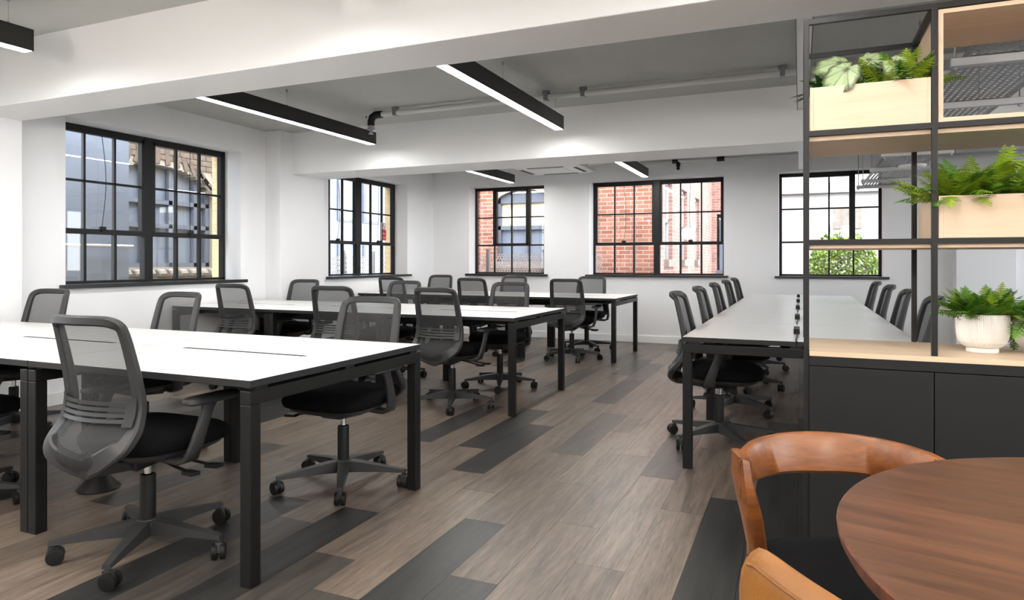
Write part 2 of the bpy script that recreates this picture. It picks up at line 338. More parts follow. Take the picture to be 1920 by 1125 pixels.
# ---- steel windows.  plane axis: along = 'y' (left wall, at x=XG) or 'x' (back wall, at y=YG)
def window(n, along, a0, a1, plane, style, z0=ZS, z1=ZH, out=-1):
    root = thing('window_%d' % n, None, None, kind='structure')
    def bar(mb, p, q, za, zb, d=.02, off=0):
        if along == 'y': mb.box(plane-d+off, plane+d+off, p, q, za, zb)
        else: mb.box(p, q, plane-d+off, plane+d+off, za, zb)
    f = MB(); t = .035
    bar(f, a0, a0+t, z0, z1, .03); bar(f, a1-t, a1, z0, z1, .03); bar(f, a0, a1, z1-t-.01, z1, .03); bar(f, a0, a1, z0, z0+.025, .03)
    zr = z0+.455; W = a1-a0
    if style == 6:
        mid = (a0+a1)/2
        bar(f, mid-.045, mid+.045, z0, z1, .035)
        f.build('window_frame', 'steel', root, bevel=.003)
        for (p, q) in ((a0+t, mid-.045), (mid+.045, a1-t)):
            s_ = MB(); e = .028     # opening sash: thicker frame
            bar(s_, p, p+e, zr, z1-t, .028, .006); bar(s_, q-e, q, zr, z1-t, .028, .006); bar(s_, p, q, zr-.02, zr+.025, .034, .004); bar(s_, p, q, z1-t-e, z1-t, .028, .006)
            cw = (q-p)/3; b = .010
            for i in (1, 2): bar(s_, p+i*cw-b, p+i*cw+b, zr, z1-t, .016)
            zm = (zr+z1-t)/2; bar(s_, p, q, zm-b, zm+b, .016)
            s_.build('opening_sash', 'steel', root, bevel=.002)
            g = MB()
            for i in (1, 2): bar(g, p+i*cw-.013, p+i*cw+.013, z0, zr, .02)
            g.build('glazing_bar', 'steel', root)
            for i in range(3):
                for (za, zb) in ((z0+.02, zr-.01), (zr+.02, zm), (zm, z1-t-.02)):
                    gm = MB(); bar(gm, p+i*cw+.004, p+(i+1)*cw-.004, za+.002, zb-.002, .002, -.004); gm.build('glass_pane', 'glass', root)
            h = MB(); c = (p+q)/2; bar(h, c-.03, c+.03, zr+.02, zr+.05, .012, .045 if along == 'y' else -.045); bar(h, c-.012, c+.012, zr+.0, zr+.035, .02, .03 if along == 'y' else -.03)
            h.build('window_catch', 'steel', root, bevel=.003)
            sgn = 1 if along == 'y' else -1; cp = []
            for i in range(15):
                tt = i/14; z = z1-.06-tt*(z1-.06-zr-.05); a = c+.03*math.sin(tt*3.1)*(1 if p < mid-.1 else -.5)
                d = plane+sgn*(.035+.012*math.sin(tt*3.14)); cp.append((d, a, z) if along == 'y' else (a, d, z))
            MB().tube(cp, .003, 5).build('window_cord', 'steel', root)
    else:
        cw = (W-2*t)/4; ca = a0+t
        b = .010
        for i in (1, 3): bar(f, ca+i*cw-.02, ca+i*cw+.02, zr, z1, .03)
        for i in (1, 2, 3): bar(f, ca+i*cw-b, ca+i*cw+b, z0, zr, .018)
        bar(f, a0, a1, zr-.012, zr+.012, .02); zm = (zr+z1-t)/2
        bar(f, a0, ca+cw, zm-b, zm+b, .016); bar(f, ca+3*cw, a1, zm-b, zm+b, .016)
        f.build('window_frame', 'steel', root, bevel=.003)
        s_ = MB(); p, q = ca+cw+.02, ca+3*cw-.02; e = .03
        bar(s_, p, p+e, zr, z1-t, .03, -.008); bar(s_, q-e, q, zr, z1-t, .03, -.008); bar(s_, p, q, zr-.01, zr+.03, .03, -.008); bar(s_, p, q, z1-t-e, z1-t, .03, -.008)
        bar(s_, (p+q)/2-b, (p+q)/2+b, zr, z1-t, .016); bar(s_, p, q, zm-b, zm+b, .016)
        s_.build('opening_sash', 'steel', root, bevel=.002)
        for i in range(4):
            for (za, zb) in ((z0+.02, zr-.01), (zr+.01, zm), (zm, z1-t-.01)):
                gm = MB(); bar(gm, ca+i*cw+.004, ca+(i+1)*cw-.004, za+.002, zb-.002, .002, .004); gm.build('glass_pane', 'glass', root)
        c = (p+q)/2
        MB().tube([(c+.01*math.sin(i), plane-.05, z1-.06-i*.09) for i in range(10)], .003, 5).build('window_cord', 'steel', root)
    # black window board
    sb = MB()
    if along == 'y': sb.box(plane, XW, a0, a1, z0-.03, z0+.002).box(XW, XW+.045, a0-.05, a1+.06, z0-.03, z0+.002)
    else: sb.box(a0, a1, YW, plane, z0-.03, z0+.002).box(a0-.05, a1+.06, YW-.045, YW, z0-.03, z0+.002)
    sb.build('window_sill', 'sill', root)
    # daylight sampling portal on the opening
    ld = bpy.data.lights.new('daylight_portal', 'AREA'); ld.shape = 'RECTANGLE'; ld.cycles.is_portal = True
    po = bpy.data.objects.new('daylight_portal', ld); COL.objects.link(po)
    if along == 'y':
        po.location = (plane+out*.06, (a0+a1)/2, (z0+z1)/2); po.rotation_euler = (R(90), 0, R(-90))
    else:
        po.location = ((a0+a1)/2, plane+.06, (z0+z1)/2); po.rotation_euler = (R(-90), 0, 0)
    ld.size = a1-a0; ld.size_y = z1-z0; po.parent = root
    return root
for i, (a, b, _, _) in enumerate(W12[2:]): window(i+1, 'y', a, b, XG, 6)
window(3, 'x', *W345[0][:2], YG, 4); window(4, 'x', *W345[1][:2], YG, 6); window(5, 'x', *W345[2][:2], YG, 4)
for n, (a, b, _, _) in enumerate(W12[:2]): window(6+n, 'y', a, b, XG, 6)
for n, (a, b, _, _) in enumerate(WR): 
    # unseen right-hand wall windows, added to bring in more daylight
    f = MB(); root = thing('window_%d' % (8+n), None, None, kind='structure')
    for i in range(7): y = a+(b-a)*i/6; f.box(XR+.14, XR+.18, y-.012, y+.012, ZS, ZH)
    for i in range(4): z = ZS+(ZH-ZS)*i/3; f.box(XR+.14, XR+.18, a, b, z-.012, z+.012)
    f.build('window_frame', 'steel', root)
    MB().box(XR+.158, XR+.162, a, b, ZS, ZH).build('glass_pane', 'glass', root)
    ld = bpy.data.lights.new('daylight_portal', 'AREA'); ld.shape = 'RECTANGLE'; ld.cycles.is_portal = True; ld.size = b-a; ld.size_y = ZH-ZS
    po = bpy.data.objects.new('daylight_portal', ld); COL.objects.link(po); po.location = (XR+.2, (a+b)/2, (ZS+ZH)/2); po.rotation_euler = (R(90), 0, R(90)); po.parent = root
#@@OBJECTS
# ================================================================ BENCH DESKS
def bench(name, label, x0, x1, y0, y1, units, along, slot=True, double_legs=True):
    """two rows of white tops back to back on black goal-post leg frames; along = axis of the long side"""
    T = .735; TH = .026; root = thing(name, label, 'desk', ((x0+x1)/2, (y0+y1)/2, 0))
    cx, cy = (x0+x1)/2, (y0+y1)/2
    Lg = (x1-x0) if along == 'x' else (y1-y0); D = (y1-y0) if along == 'x' else (x1-x0); U = Lg/units
    # local frame: u along length from -Lg/2, v across from -D/2
    def pt(u, v): return (u, v) if along == 'x' else (v, u)
    for k in range(units):
        ua, ub = -Lg/2+k*U+.0015, -Lg/2+(k+1)*U-.0015
        for sgn in (-1, 1):
            va, vb = sgn*.0015, sgn*D/2
            um = (ua+ub)/2
            if slot: poly = [(ua, va), (um-.38, va), (um-.36, va+sgn*.012), (um+.36, va+sgn*.012), (um+.38, va), (ub, va), (ub, vb), (ua, vb)]
            else: poly = [(ua, va), (ub, va), (ub, vb), (ua, vb)]
            P = [pt(*p) for p in poly]; n = len(P)
            m = MB(); o = [(x, y, T-TH) for x, y in P]+[(x, y, T) for x, y in P]
            m.mat(1).add(o, [list(range(n))[::-1]]+[(i, (i+1) % n, n+(i+1) % n, n+i) for i in range(n)])
            m.mat(0).add([(x, y, T) for x, y in P], [list(range(n))])
            m.build('desktop', ['white', 'edge'], root, bevel=.0012)
    us = [-Lg/2+.0255]+[v for k in range(1, units) for v in ((-Lg/2+k*U-.027, -Lg/2+k*U+.027) if double_legs else (-Lg/2+k*U,))]+[Lg/2-.0255]
    zt = T-TH-.012
    def bx(m, ua, ub, va, vb, za, zb):
        (xa, ya), (xb, yb) = pt(ua, va), pt(ub, vb); m.box(min(xa, xb), max(xa, xb), min(ya, yb), max(ya, yb), za, zb)
    for u in us:
        for sgn in (-1, 1):
            m = MB(); bx(m, u-.025, u+.025, sgn*D/2, sgn*(D/2-.05), 0, zt-.05); m.build('leg', 'frame', root, bevel=.003)
            sp = MB(); bx(sp, u-.02, u+.02, sgn*(D/2-.03), sgn*(D/2-.09), zt, T-TH); sp.build('spacer', 'frame', root)
        m = MB(); bx(m, u-.025, u+.025, -D/2, D/2, zt-.05, zt); m.build('end_rail', 'frame', root, bevel=.003)
        sp = MB(); bx(sp, u-.02, u+.02, -.03, .03, zt, T-TH); sp.build('spacer', 'frame', root)
    for sgn in (-1, 1):
        m = MB(); bx(m, -Lg/2+.05, Lg/2-.05, sgn*(D/2-.17), sgn*(D/2-.21), zt-.03, zt); m.build('side_rail', 'frame', root)
    m = MB(); bx(m, -Lg/2+.6, Lg/2-.6, -.09, .09, zt-.09, zt-.085); bx(m, -Lg/2+.6, Lg/2-.6, -.095, -.09, zt-.09, zt-.02); bx(m, -Lg/2+.6, Lg/2-.6, .09, .095, zt-.09, zt-.02)
    m.build('cable_tray', 'frame', root)
    return root
bench('bench_desk', 'white bench desk with black legs, of three parallel ones nearest the round table', -5.50, -1.78, 1.81, 2.965, 3, 'x')
bench('bench_desk', 'middle one of three parallel white bench desks with black legs', -5.50, -1.958, 4.60, 5.775, 3, 'x')
bench('bench_desk', 'white bench desk with black legs standing closest to the back wall windows', -5.48, -1.935, 7.495, 8.64, 3, 'x')
bench('bench_desk', 'long white bench desk with a row of black desk sockets, behind the shelving unit', -.605, .57, 3.83, 9.25, 5, 'y', slot=False)
ORD = ['first', 'second', 'third', 'fourth', 'fifth']
for i, y in enumerate((4.32, 5.41, 6.53, 7.62, 8.72)):
    t = thing('desk_socket', 'small black power socket on the long bench, %s from the shelving' % ORD[i], 'socket', (-.018, y, .735), 0, 'desk sockets along the long bench')
    MB().box(-.017, .017, -.10, .10, 0, .03).build('socket_body', 'rubber', t, bevel=.005)
    MB().box(-.012, .012, -.075, -.02, .03, .032).box(-.012, .012, .02, .075, .03, .032).build('socket_face', 'plastic', t)
    MB().tube([(.0, -.10, .006), (.004, -.25, .004), (-.003, -.40, .004), (.0, -.49, .002)], .004, 6).build('power_cable', 'rubber', t)
# ================================================================ OFFICE CHAIRS
RT = [(.36, -.25), (.40, -.298), (.44, -.318), (.49, -.303), (.55, -.262), (.62, -.238), (.70, -.243), (.80, -.262), (.90, -.284), (.97, -.30)]
RTs = [(p.x, p.y) for p in catmull([(z, r, 0) for z, r in RT], 6)]
def back_y(a, z): return interp(RTs, z)+.055*(abs(a)/.21)**2
HALF = [(0, .962), (.10, .962), (.150, .957), (.183, .938), (.196, .90), (.203, .80), (.208, .70), (.214, .60), (.221, .525), (.210, .470), (.150, .418), (.085, .388), (.035, .366), (0, .358)]
def chair_meshes():
    out = {}
    loop2 = HALF+[(-a, z) for a, z in HALF[-2:0:-1]]
    lp = catmull([(a, z, 0) for a, z in loop2], 5, closed=True)
    n = len(lp); rings = []; inner = []
    for i in range(n):
        a, z = lp[i].x, lp[i].y; p = Vector((a, back_y(a, z), z))
        q0, q1 = lp[i-1], lp[(i+1) % n]
        t = (Vector((q1.x, back_y(q1.x, q1.y), q1.y))-Vector((q0.x, back_y(q0.x, q0.y), q0.y))).normalized()
        nn = Vector((0, 1, 0)); nn = (nn-t*nn.dot(t)).normalized(); inw = nn.cross(t).normalized()
        c = Vector((0, p.y, .66)); 
        if inw.dot(c-p) < 0: inw = -inw
        wv = interp([(.36, .078), (.43, .070), (.50, .056), (.60, .049), (.80, .043), (.93, .040), (.97, .036)], z); th = interp([(.36, .036), (.5, .036), (.7, .032), (.97, .026)], z)
        e = .007
        sec = [(e, -th/2), (wv-e, -th/2), (wv, -th/2+e), (wv, th/2-e), (wv-e, th/2), (e, th/2), (0, th/2-e), (0, -th/2+e)]
        rings.append([p+inw*u+nn*v for u, v in sec])
    mb = MB(); m = len(rings[0]); mb.v = [tuple(v) for r in rings for v in r]
    for k in range(n):
        for i in range(m): mb.f.append([k*m+i, k*m+(i+1) % m, ((k+1) % n)*m+(i+1) % m, ((k+1) % n)*m+i]); mb.mi.append(0)
    out['back_frame'] = mb.mesh('back_frame', 'plastic')
    hw = lambda z: max(0, interp(sorted((zz, a) for a, z_ in HALF for zz in (z_,)), z)-.02)
    outl = sorted([(z, a) for a, z in HALF[2:]])
    mb = MB(); rows = []
    for i in range(27):
        z = .405+(.945-.405)*i/26; h = max(.02, interp(outl, z)-.018); rows.append([(h*(j/12*2-1), back_y(h*(j/12*2-1), z)+.004, z) for j in range(13)])
    mb.loft(rows, closed=False); out['mesh_panel'] = mb.mesh('mesh_panel', 'net')
    mb = MB()
    for k in range(4):
        z0 = .572+k*.020; r0 = []; r1 = []
        for zz, rr in ((z0, r0), (z0+.013, r1)):
            for j in range(13):
                a = .175*(j/12*2-1); rr.append((a, back_y(a, zz)-.016, zz))
        mb.loft([r0, r1, [(x, y+.006, z) for x, y, z in r1], [(x, y+.006, z) for x, y, z in r0], r0], closed=False)
    for s_ in (-1, 1):
        mb.loft([[(s_*a, back_y(a, z)-.017, z) for z in (.56, .60, .64, .66)] for a in (.165, .20)], closed=False)
    out['lumbar_support'] = mb.mesh('lumbar_support', 'plastic')
    # seat cushion
    def outline(ins, k=28):
        P = []
        for i in range(k):
            t = 2*math.pi*i/k; ct, st = math.cos(t), math.sin(t); e = .55
            x = (.243-ins)*math.copysign(abs(ct)**e, ct); y = .035+(.238-ins)*math.copysign(abs(st)**e, st)
            x *= 1-.10*max(0, (.035-y)/.24)
            P.append((x, y))
        return P
    mb = MB(); prof = [(.03, .425), (.008, .432), (0, .450), (.0, .478), (.012, .495), (.04, .506), (.10, .510), (.17, .506)]
    mb.loft([[(x, y, z-(.030*max(0, (y-.10)/.17)**2 if z > .45 else 0)) for x, y in outline(ins)] for ins, z in prof])
    out['seat_cushion'] = mb.mesh('seat_cushion', 'fabric')
    mb = MB(); mb.loft([[(x*s_, y*s_, z) for x, y in outline(.02)] for s_, z in ((.80, .395), (.95, .412), (.97, .428))])
    out['seat_pan'] = mb.mesh('seat_pan', 'plastic')
    mb = MB(); mb.hexa([(-.05, -.09, .345), (.05, -.09, .345), (.05, .10, .36), (-.05, .10, .36)], [(-.11, -.13, .405), (.11, -.13, .405), (.11, .14, .405), (-.11, .14, .405)])
    mb.hexa([(-.06, -.27, .375), (.06, -.27, .375), (.045, -.08, .352), (-.045, -.08, .352)], [(-.06, -.27, .405), (.06, -.27, .405), (.07, -.08, .40), (-.07, -.08, .40)])
    out['tilt_mechanism'] = mb.mesh('tilt_mechanism', 'plastic')
    # armrest (right side; mirrored for the left)
    for s_, nm in ((1, 'armrest_r'), (-1, 'armrest_l')):
        path = [(.15, -.035, .395, .060), (.235, -.035, .392, .064), (.270, -.030, .405, .066), (.283, -.020, .45, .062), (.289, .005, .52, .052), (.290, .030, .582, .052), (.288, .045, .616, .075)]
        rings = []
        for i, (x, y, z, wd) in enumerate(path):
            a = path[max(0, i-1)]; b = path[min(len(path)-1, i+1)]
            t = Vector((b[0]-a[0], 0, b[2]-a[2])).normalized(); nn = Vector((-t.z, 0, t.x)); h = .011
            rings.append([(s_*(x+nn.x*u*h), y+v*wd/2, z+nn.z*u*h) for u, v in ((1, -.8), (1, .8), (.5, 1), (-.5, 1), (-1, .8), (-1, -.8), (-.5, -1), (.5, -1))])
        out[nm] = MB().loft(rings).mesh('armrest', 'plastic')
    pr = []
    for ins, z in ((.012, .612), (0, .618), (0, .629), (.008, .637), (.02, .640)):
        P = []
        for i in range(20):
            t = 2*math.pi*i/20; ct, st = math.cos(t), math.sin(t)
            P.append(((.045-ins)*math.copysign(abs(ct)**.6, ct), .055+(.125-ins)*math.copysign(abs(st)**.55, st), z))
        pr.append(P)
    out['arm_pad'] = MB().loft(pr).mesh('arm_pad', 'plastic')
    out['lever'] = MB().tube([(.10, .05, .375), (.20, .06, .362), (.26, .075, .352)], .006, 6).hexa([(.245, .055, .343), (.30, .065, .343), (.30, .10, .343), (.245, .09, .343)], [(.245, .055, .357), (.30, .065, .357), (.30, .10, .357), (.245, .09, .357)]).mesh('lever', 'rubber')
    out['gas_column'] = MB().lathe([(.030, .09), (.029, .30), (.027, .305), (.027, .30)], 20).mesh('gas_column', 'rubber')
    out['chrome_ring'] = MB().lathe([(.0145, .30), (.0145, .352)], 16).mesh('chrome_ring', 'chrome')
    mb = MB().lathe([(.030, .066), (.046, .07), (.048, .115), (.040, .130), (.030, .132)], 20)
    for k in range(5):
        t = 2*math.pi*k/5; c, s_ = math.cos(t), math.sin(t)
        rg = []
        for r, w_, za, zb in ((.03, .030, .070, .128), (.10, .027, .074, .122), (.20, .022, .076, .108), (.30, .017, .074, .094), (.335, .015, .074, .088)):
            rg.append([(r*c-w2*s_, r*s_+w2*c, z) for w2, z in ((-w_, za), (w_, za), (w_*.85, zb), (-w_*.85, zb))])
        mb.loft(rg)
    out['star_base'] = mb.mesh('star_base', 'plastic')
    out['caster'] = MB().tube([(0, 0, .09), (0, 0, .045)], .011, 8).hexa([(-.010, -.032, .03), (.010, -.032, .03), (.010, .008, .03), (-.010, .008, .03)], [(-.012, -.022, .066), (.012, -.022, .066), (.012, .012, .066), (-.012, .012, .066)]).mesh('caster', 'plastic')
    wm = MB()
    def ring(x, r): return [(x, -.012+r*math.cos(2*math.pi*k/18), .0315+r*math.sin(2*math.pi*k/18)) for k in range(18)]
    wm.loft([ring(-.010, .026), ring(-.009, .031), ring(.006, .031), ring(.010, .028), ring(.0101, .018), ring(.007, .016)])
    out['wheel'] = wm.mesh('wheel', 'rubber')
    for k, me in out.items(): smooth_mesh(me, 50 if k != 'back_frame' else 35)
    return out
CH = chair_meshes()
def chair(x, y, yaw, base=10.0, label='', group=None):
    """x,y = gas column position; yaw 0 = sitter faces +y"""
    r = thing('office_chair', label, 'chair', (x, y, 0), R(yaw), group)
    for nm in ('back_frame', 'mesh_panel', 'lumbar_support', 'seat_cushion', 'seat_pan', 'tilt_mechanism', 'gas_column', 'chrome_ring'): link(nm, CH[nm], r)
    for s_, nm in ((1, 'armrest_r'), (-1, 'armrest_l')):
        a = link('armrest', CH[nm], r); link('arm_pad', CH['arm_pad'], a, loc=(s_*.288, 0, 0))
    link('lever', CH['lever'], r); link('lever', CH['lever'], r, loc=(0, -.05, .005), rot=(0, 0, R(-14)))
    b0 = base-yaw
    link('star_base', CH['star_base'], r, rot=(0, 0, R(b0)))
    rn = random.Random(int(x*1000)+int(y*77))
    for k in range(5):
        t = R(b0+72*k); c = link('caster', CH['caster'], r, loc=(.325*math.cos(t), .325*math.sin(t), 0), rot=(0, 0, rn.uniform(0, 6.28)))
        for dx in (-.015, .015): link('wheel', CH['wheel'], c, loc=(dx, 0, 0), rot=(0, 0, 0 if dx > 0 else 0))
    return r
T1 = 'dark mesh chair '
B1, B2, B3 = 'the bench nearest the round table', 'the middle bench', 'the bench nearest the back wall'
SIDE = {0: 'round-table side', 180: 'back-wall side'}
PL_ = {'a': 'at the aisle end of ', 'm': 'at the middle of ', 'w': 'at the window-wall end of '}
def left_chair(x, y, yaw, base, bn, place): chair(x, y, yaw, base, T1+PL_[place]+bn+', '+SIDE[0 if abs(yaw) < 90 else 180], 'office chairs at the parallel benches')
left_chair(-2.405, 1.898, 0, 10.8, B1, 'a'); left_chair(-3.72, 1.86, 4, 30, B1, 'm')
left_chair(-2.183, 2.861, 180, 16.4, B1, 'a'); left_chair(-3.66, 2.86, 176, 40, B1, 'm'); left_chair(-4.92, 2.86, 183, 5, B1, 'w')
left_chair(-2.554, 4.737, -4, 7, B2, 'a'); left_chair(-3.52, 4.68, 5, 20, B2, 'm'); left_chair(-4.645, 4.75, 0, 9, B2, 'w')
left_chair(-2.548, 5.654, 180, 5, B2, 'a'); left_chair(-3.74, 5.66, 178, 33, B2, 'm'); left_chair(-5.02, 5.66, 181, 60, B2, 'w')
left_chair(-2.49, 7.60, 2, 12, B3, 'a'); left_chair(-3.69, 7.58, 0, 44, B3, 'm'); left_chair(-4.84, 7.58, -2, 3, B3, 'w')
left_chair(-2.58, 8.50, 180, 25, B3, 'a'); left_chair(-3.72, 8.50, 179, 50, B3, 'm'); left_chair(-4.90, 8.50, 181, 9, B3, 'w')
ORD = ['first', 'second', 'third', 'fourth', 'fifth']
for i, (x, y) in enumerate(((-.475, 4.47), (-.472, 5.46), (-.470, 6.5), (-.470, 7.58), (-.470, 8.62))):
    chair(x, y, -90, 15+i*23, T1+'on the aisle side of the long bench, %s from shelving' % ORD[i], 'office chairs along the long bench')
for i, (x, y) in enumerate(((.435, 4.42), (.435, 5.47), (.435, 6.5), (.435, 7.58))):
    chair(x, y, 90, 40+i*31, T1+'on the cable-tray side of the long bench, %s from shelving' % ORD[i], 'office chairs along the long bench')
# cable spine foot under the first bench
t = thing('cable_spine', 'black segmented cable spine with round weighted foot under the bench nearest the round table', 'cable spine', (-3.284, 2.311, 0))
MB().lathe([(.095, 0), (.098, .006), (.09, .014), (.05, .06), (.03, .075)], 28).build('weighted_foot', 'rubber', t, smooth=True)
for k in range(14): MB().box(-.018, .018, -.022, .022, .078+k*.035, .108+k*.035).build('spine_link', 'rubber', t, bevel=.005)
# ================================================================ CEILING THINGS
def lamp(x, y0, y1, label, on=True):
    t = thing('linear_pendant_lamp', label, 'lamp', (x, (y0+y1)/2, 2.35), 0, 'black linear pendant lamps'); Lh = (y1-y0)/2
    m = MB(); w_ = .042; h = .122
    m.box(-w_, -w_+.004, -Lh, Lh, 0, h).box(w_-.004, w_, -Lh, Lh, 0, h).box(-w_, w_, -Lh, Lh, h-.004, h).box(-w_, w_, -Lh, -Lh+.004, 0, h).box(-w_, w_, Lh-.004, Lh, 0, h)
    m.build('lamp_housing', 'lampbody', t)
    MB().box(-w_+.005, w_-.005, -Lh+.005, Lh-.005, .002, .010).build('diffuser', 'lampon' if on else 'lampoff', t)
    for dy in (-Lh+.11, 0, Lh-.11):
        wi = MB(); wi.tube([(0, dy, h), (0, dy, ZC-2.35)], .0013, 5); wi.lathe([(.006, h), (.006, h+.02)], 8, (0, dy, 0)); wi.lathe([(.009, ZC-2.35-.02), (.009, ZC-2.35)], 10, (0, dy, 0))
        wi.build('suspension_wire', 'wire', t)
lamp(-4.01, 3.24, 5.735, 'lit black linear lamp over the window-wall half of the middle bench')
lamp(-2.005, 3.24, 5.76, 'lit black linear lamp over the aisle end of the middle bench')
lamp(-4.01, 6.85, 9.35, 'lit black linear lamp beside the ceiling air conditioner, towards the window wall')
lamp(-2.005, 6.85, 9.45, 'lit black linear lamp in front of the wide back window')
lamp(.02, 3.24, 5.735, 'unlit black linear lamp above the near half of the long bench', False)
lamp(.02, 6.85, 9.45, 'unlit black linear lamp above the far half of the long bench', False)
lamp(-4.04, -.05, 2.43, 'lit black linear lamp on the camera side of the big beam')
for i, x in enumerate((-2.03, 0, 2.0)): lamp(x, -.05, 2.43, 'lit black linear lamp before the big beam, %s from the window wall' % ORD[i+1])
for i, x in enumerate((-4, -2, 0, 2)): lamp(x, -4.3, -1.8, 'lit black linear lamp in the rear bay, %s from the window wall' % ORD[i])
for i, (x, y) in enumerate(((-2.9, .4), (-.9, -.3), (1.1, .2), (2.9, 1.4))):
    t = thing('globe_pendant', 'opal glass globe pendant in the lounge, %s from the window wall' % ORD[i], 'lamp', (x, y, 1.95), 0, 'globe pendants of the lounge area')
    MB().lathe([(.16*math.sin(math.pi*k/16)+.001, -.16*math.cos(math.pi*k/16)) for k in range(17)], 24).build('globe', 'globe', t, smooth=True)
    MB().tube([(0, 0, .16), (0, 0, ZC-1.95)], .004, 6).lathe([(.03, .15), (.03, .19)], 14).build('cord', 'rubber', t)
# ceiling cassette air conditioner
t = thing('ceiling_air_conditioner', 'white ceiling cassette air conditioner with dark vents', 'air conditioner', (-3.2, 8.93, 2.44))
MB().box(-.40, .40, -.36, .36, .05, ZC-2.44).build('casing', 'acwhite', t, bevel=.01)
m = MB(); m.loft([[(sx*a, sy*b, z) for sx, sy in ((-1, -1), (1, -1), (1, 1), (-1, 1))] for a, b, z in ((.43, .38, 0), (.48, .43, .018), (.48, .43, .05))]); m.build('fascia', 'acwhite', t, bevel=.006)
for (a, b, c, d) in ((-.26, .26, -.36, -.31), (-.26, .26, .31, .36), (-.42, -.37, -.24, .24), (.37, .42, -.24, .24)): MB().box(a, b, c, d, -.003, .004).build('air_vent', 'dark', t)
m = MB().box(-.24, .24, -.22, .22, -.006, .002); m.build('intake_grille', 'acwhite', t, bevel=.003)
MB().tube([(.48, .1, .08), (.75, .1, .10), (1.2, .1, .12)], .022, 10).build('refrigerant_pipe', 'acwhite', t)
# pipe along the second beam, brackets and black elbow
t = thing('ceiling_pipe', 'pale painted pipe with black elbow fitting under the grey ceiling', 'pipe', (-3.72, 5.40, 2.565))
MB().tube([(0, 0, 0), (7.6, 0, 0)], .024, 14).build('pipe_run', 'pipe', t, smooth=True)
MB().tube([(.05, 0, .0), (-.02, 0, .0), (-.06, 0, -.02), (-.075, 0, -.06), (-.075, 0, -.10)], [.034, .036, .036, .034, .034], 14).build('elbow_fitting', 'rubber', t, smooth=True)
MB().lathe([(.026, -.10), (.026, -.115), (.036, -.118), (.036, -.135), (.016, -.14), (.016, -.165), (.024, -.168), (.024, -.18)], 14, (-.075, 0, 0)).build('sprinkler_head', 'galv', t, smooth=True)
for bx_ in (.20, 1.72, 2.05, 3.6, 5.2): MB().box(bx_-.018, bx_+.018, -.028, .028, -.028, .028).box(bx_-.03, bx_+.03, -.02, .02, .028, ZC-2.565).build('pipe_bracket', 'galv', t, bevel=.003)
t = thing('wall_pipe', 'pale pipe run high along the back wall with dark fittings', 'pipe', (-2.1, 9.50, 2.555))
MB().tube([(0, 0, 0), (5.9, 0, 0)], .022, 12).build('pipe_run', 'pipe', t, smooth=True)
MB().tube([(.46, 0, 0), (.52, 0, 0), (.54, 0, -.03), (.54, 0, -.07)], .03, 12).lathe([(.02, -.07), (.02, -.09), (.028, -.10), (.01, -.12)], 12, (.54, 0, 0)).build('elbow_fitting', 'rubber', t, smooth=True)
MB().tube([(1.06, 0, 0), (1.16, 0, 0)], .032, 12).build('coupling', 'rubber', t, smooth=True)
# perforated cable tray
t = thing('cable_tray', 'grey perforated steel cable tray hung from the ceiling on steel struts', 'cable tray', (.92, 3.25, 2.11))
m = MB(); px, py = .0333, .05; nx, ny = 12, 124; X_ = -.2
for i in range(nx):
    for j in range(ny):
        x0, y0 = X_+i*px, j*py; off = (py/2 if i % 2 else 0); hw_, hh = .007, .0125
        c = (x0+px/2, y0+py/2)
        if i % 2: c = (c[0], c[1])
        o = [(x0, y0), (x0+px, y0), (x0+px, y0+py), (x0, y0+py)]; q = [(c[0]-hw_, c[1]-hh), (c[0]+hw_, c[1]-hh), (c[0]+hw_, c[1]+hh), (c[0]-hw_, c[1]+hh)]
        m.add([(a, b, 0) for a, b in o+q], [(k, (k+1) % 4, 4+(k+1) % 4, 4+k) for k in range(4)])
m.box(-.202, -.2, 0, ny*py, 0, .034).box(.2, .202, 0, ny*py, 0, .034).build('tray_panel', 'galv', t)
for k, y in enumerate((3.72, 4.73, 5.70, 6.66, 7.70, 8.75, 9.42)):
    s_ = MB().box(-.27, .27, y-3.25-.02, y-3.25+.02, -.041, -.001).build('strut', 'galvlight', t, bevel=.003)
    for dx in (-.25, .25): MB().tube([(dx, y-3.25, -.055), (dx, y-3.25, ZC-2.11)], .005, 6).lathe([(.012, -.052), (.012, -.042)], 6, (dx, y-3.25, 0)).build('threaded_rod', 'galv', s_)
MB().lathe([(.10, -.09), (.115, -.075), (.115, -.06), (.02, -.055)], 28, (.03, 3.9, 0)).build('round_speaker', 'acwhite', t, smooth=True)
t = thing('ventilation_duct', 'white round ducts bending down beside the cable tray', 'duct', (1.75, 6.4, 0))
MB().tube([(.35, .6, 2.45), (.1, .3, 2.35), (-.15, .0, 2.18), (-.25, -.1, 2.08)], .07, 16).build('sloping_duct', 'pipe', t, smooth=True)
MB().tube([(.05, -1.3, ZC), (.05, -1.3, 2.12)], .055, 16).lathe([(.075, 2.10), (.075, 2.13)], 16, (.05, -1.3, 0)).build('drop_duct', 'pipe', t, smooth=True)
MB().tube([(-.6, 2.6, 2.30), (2.0, 2.6, 2.30)], .09, 16).build('cross_duct', 'pipe', t, smooth=True)
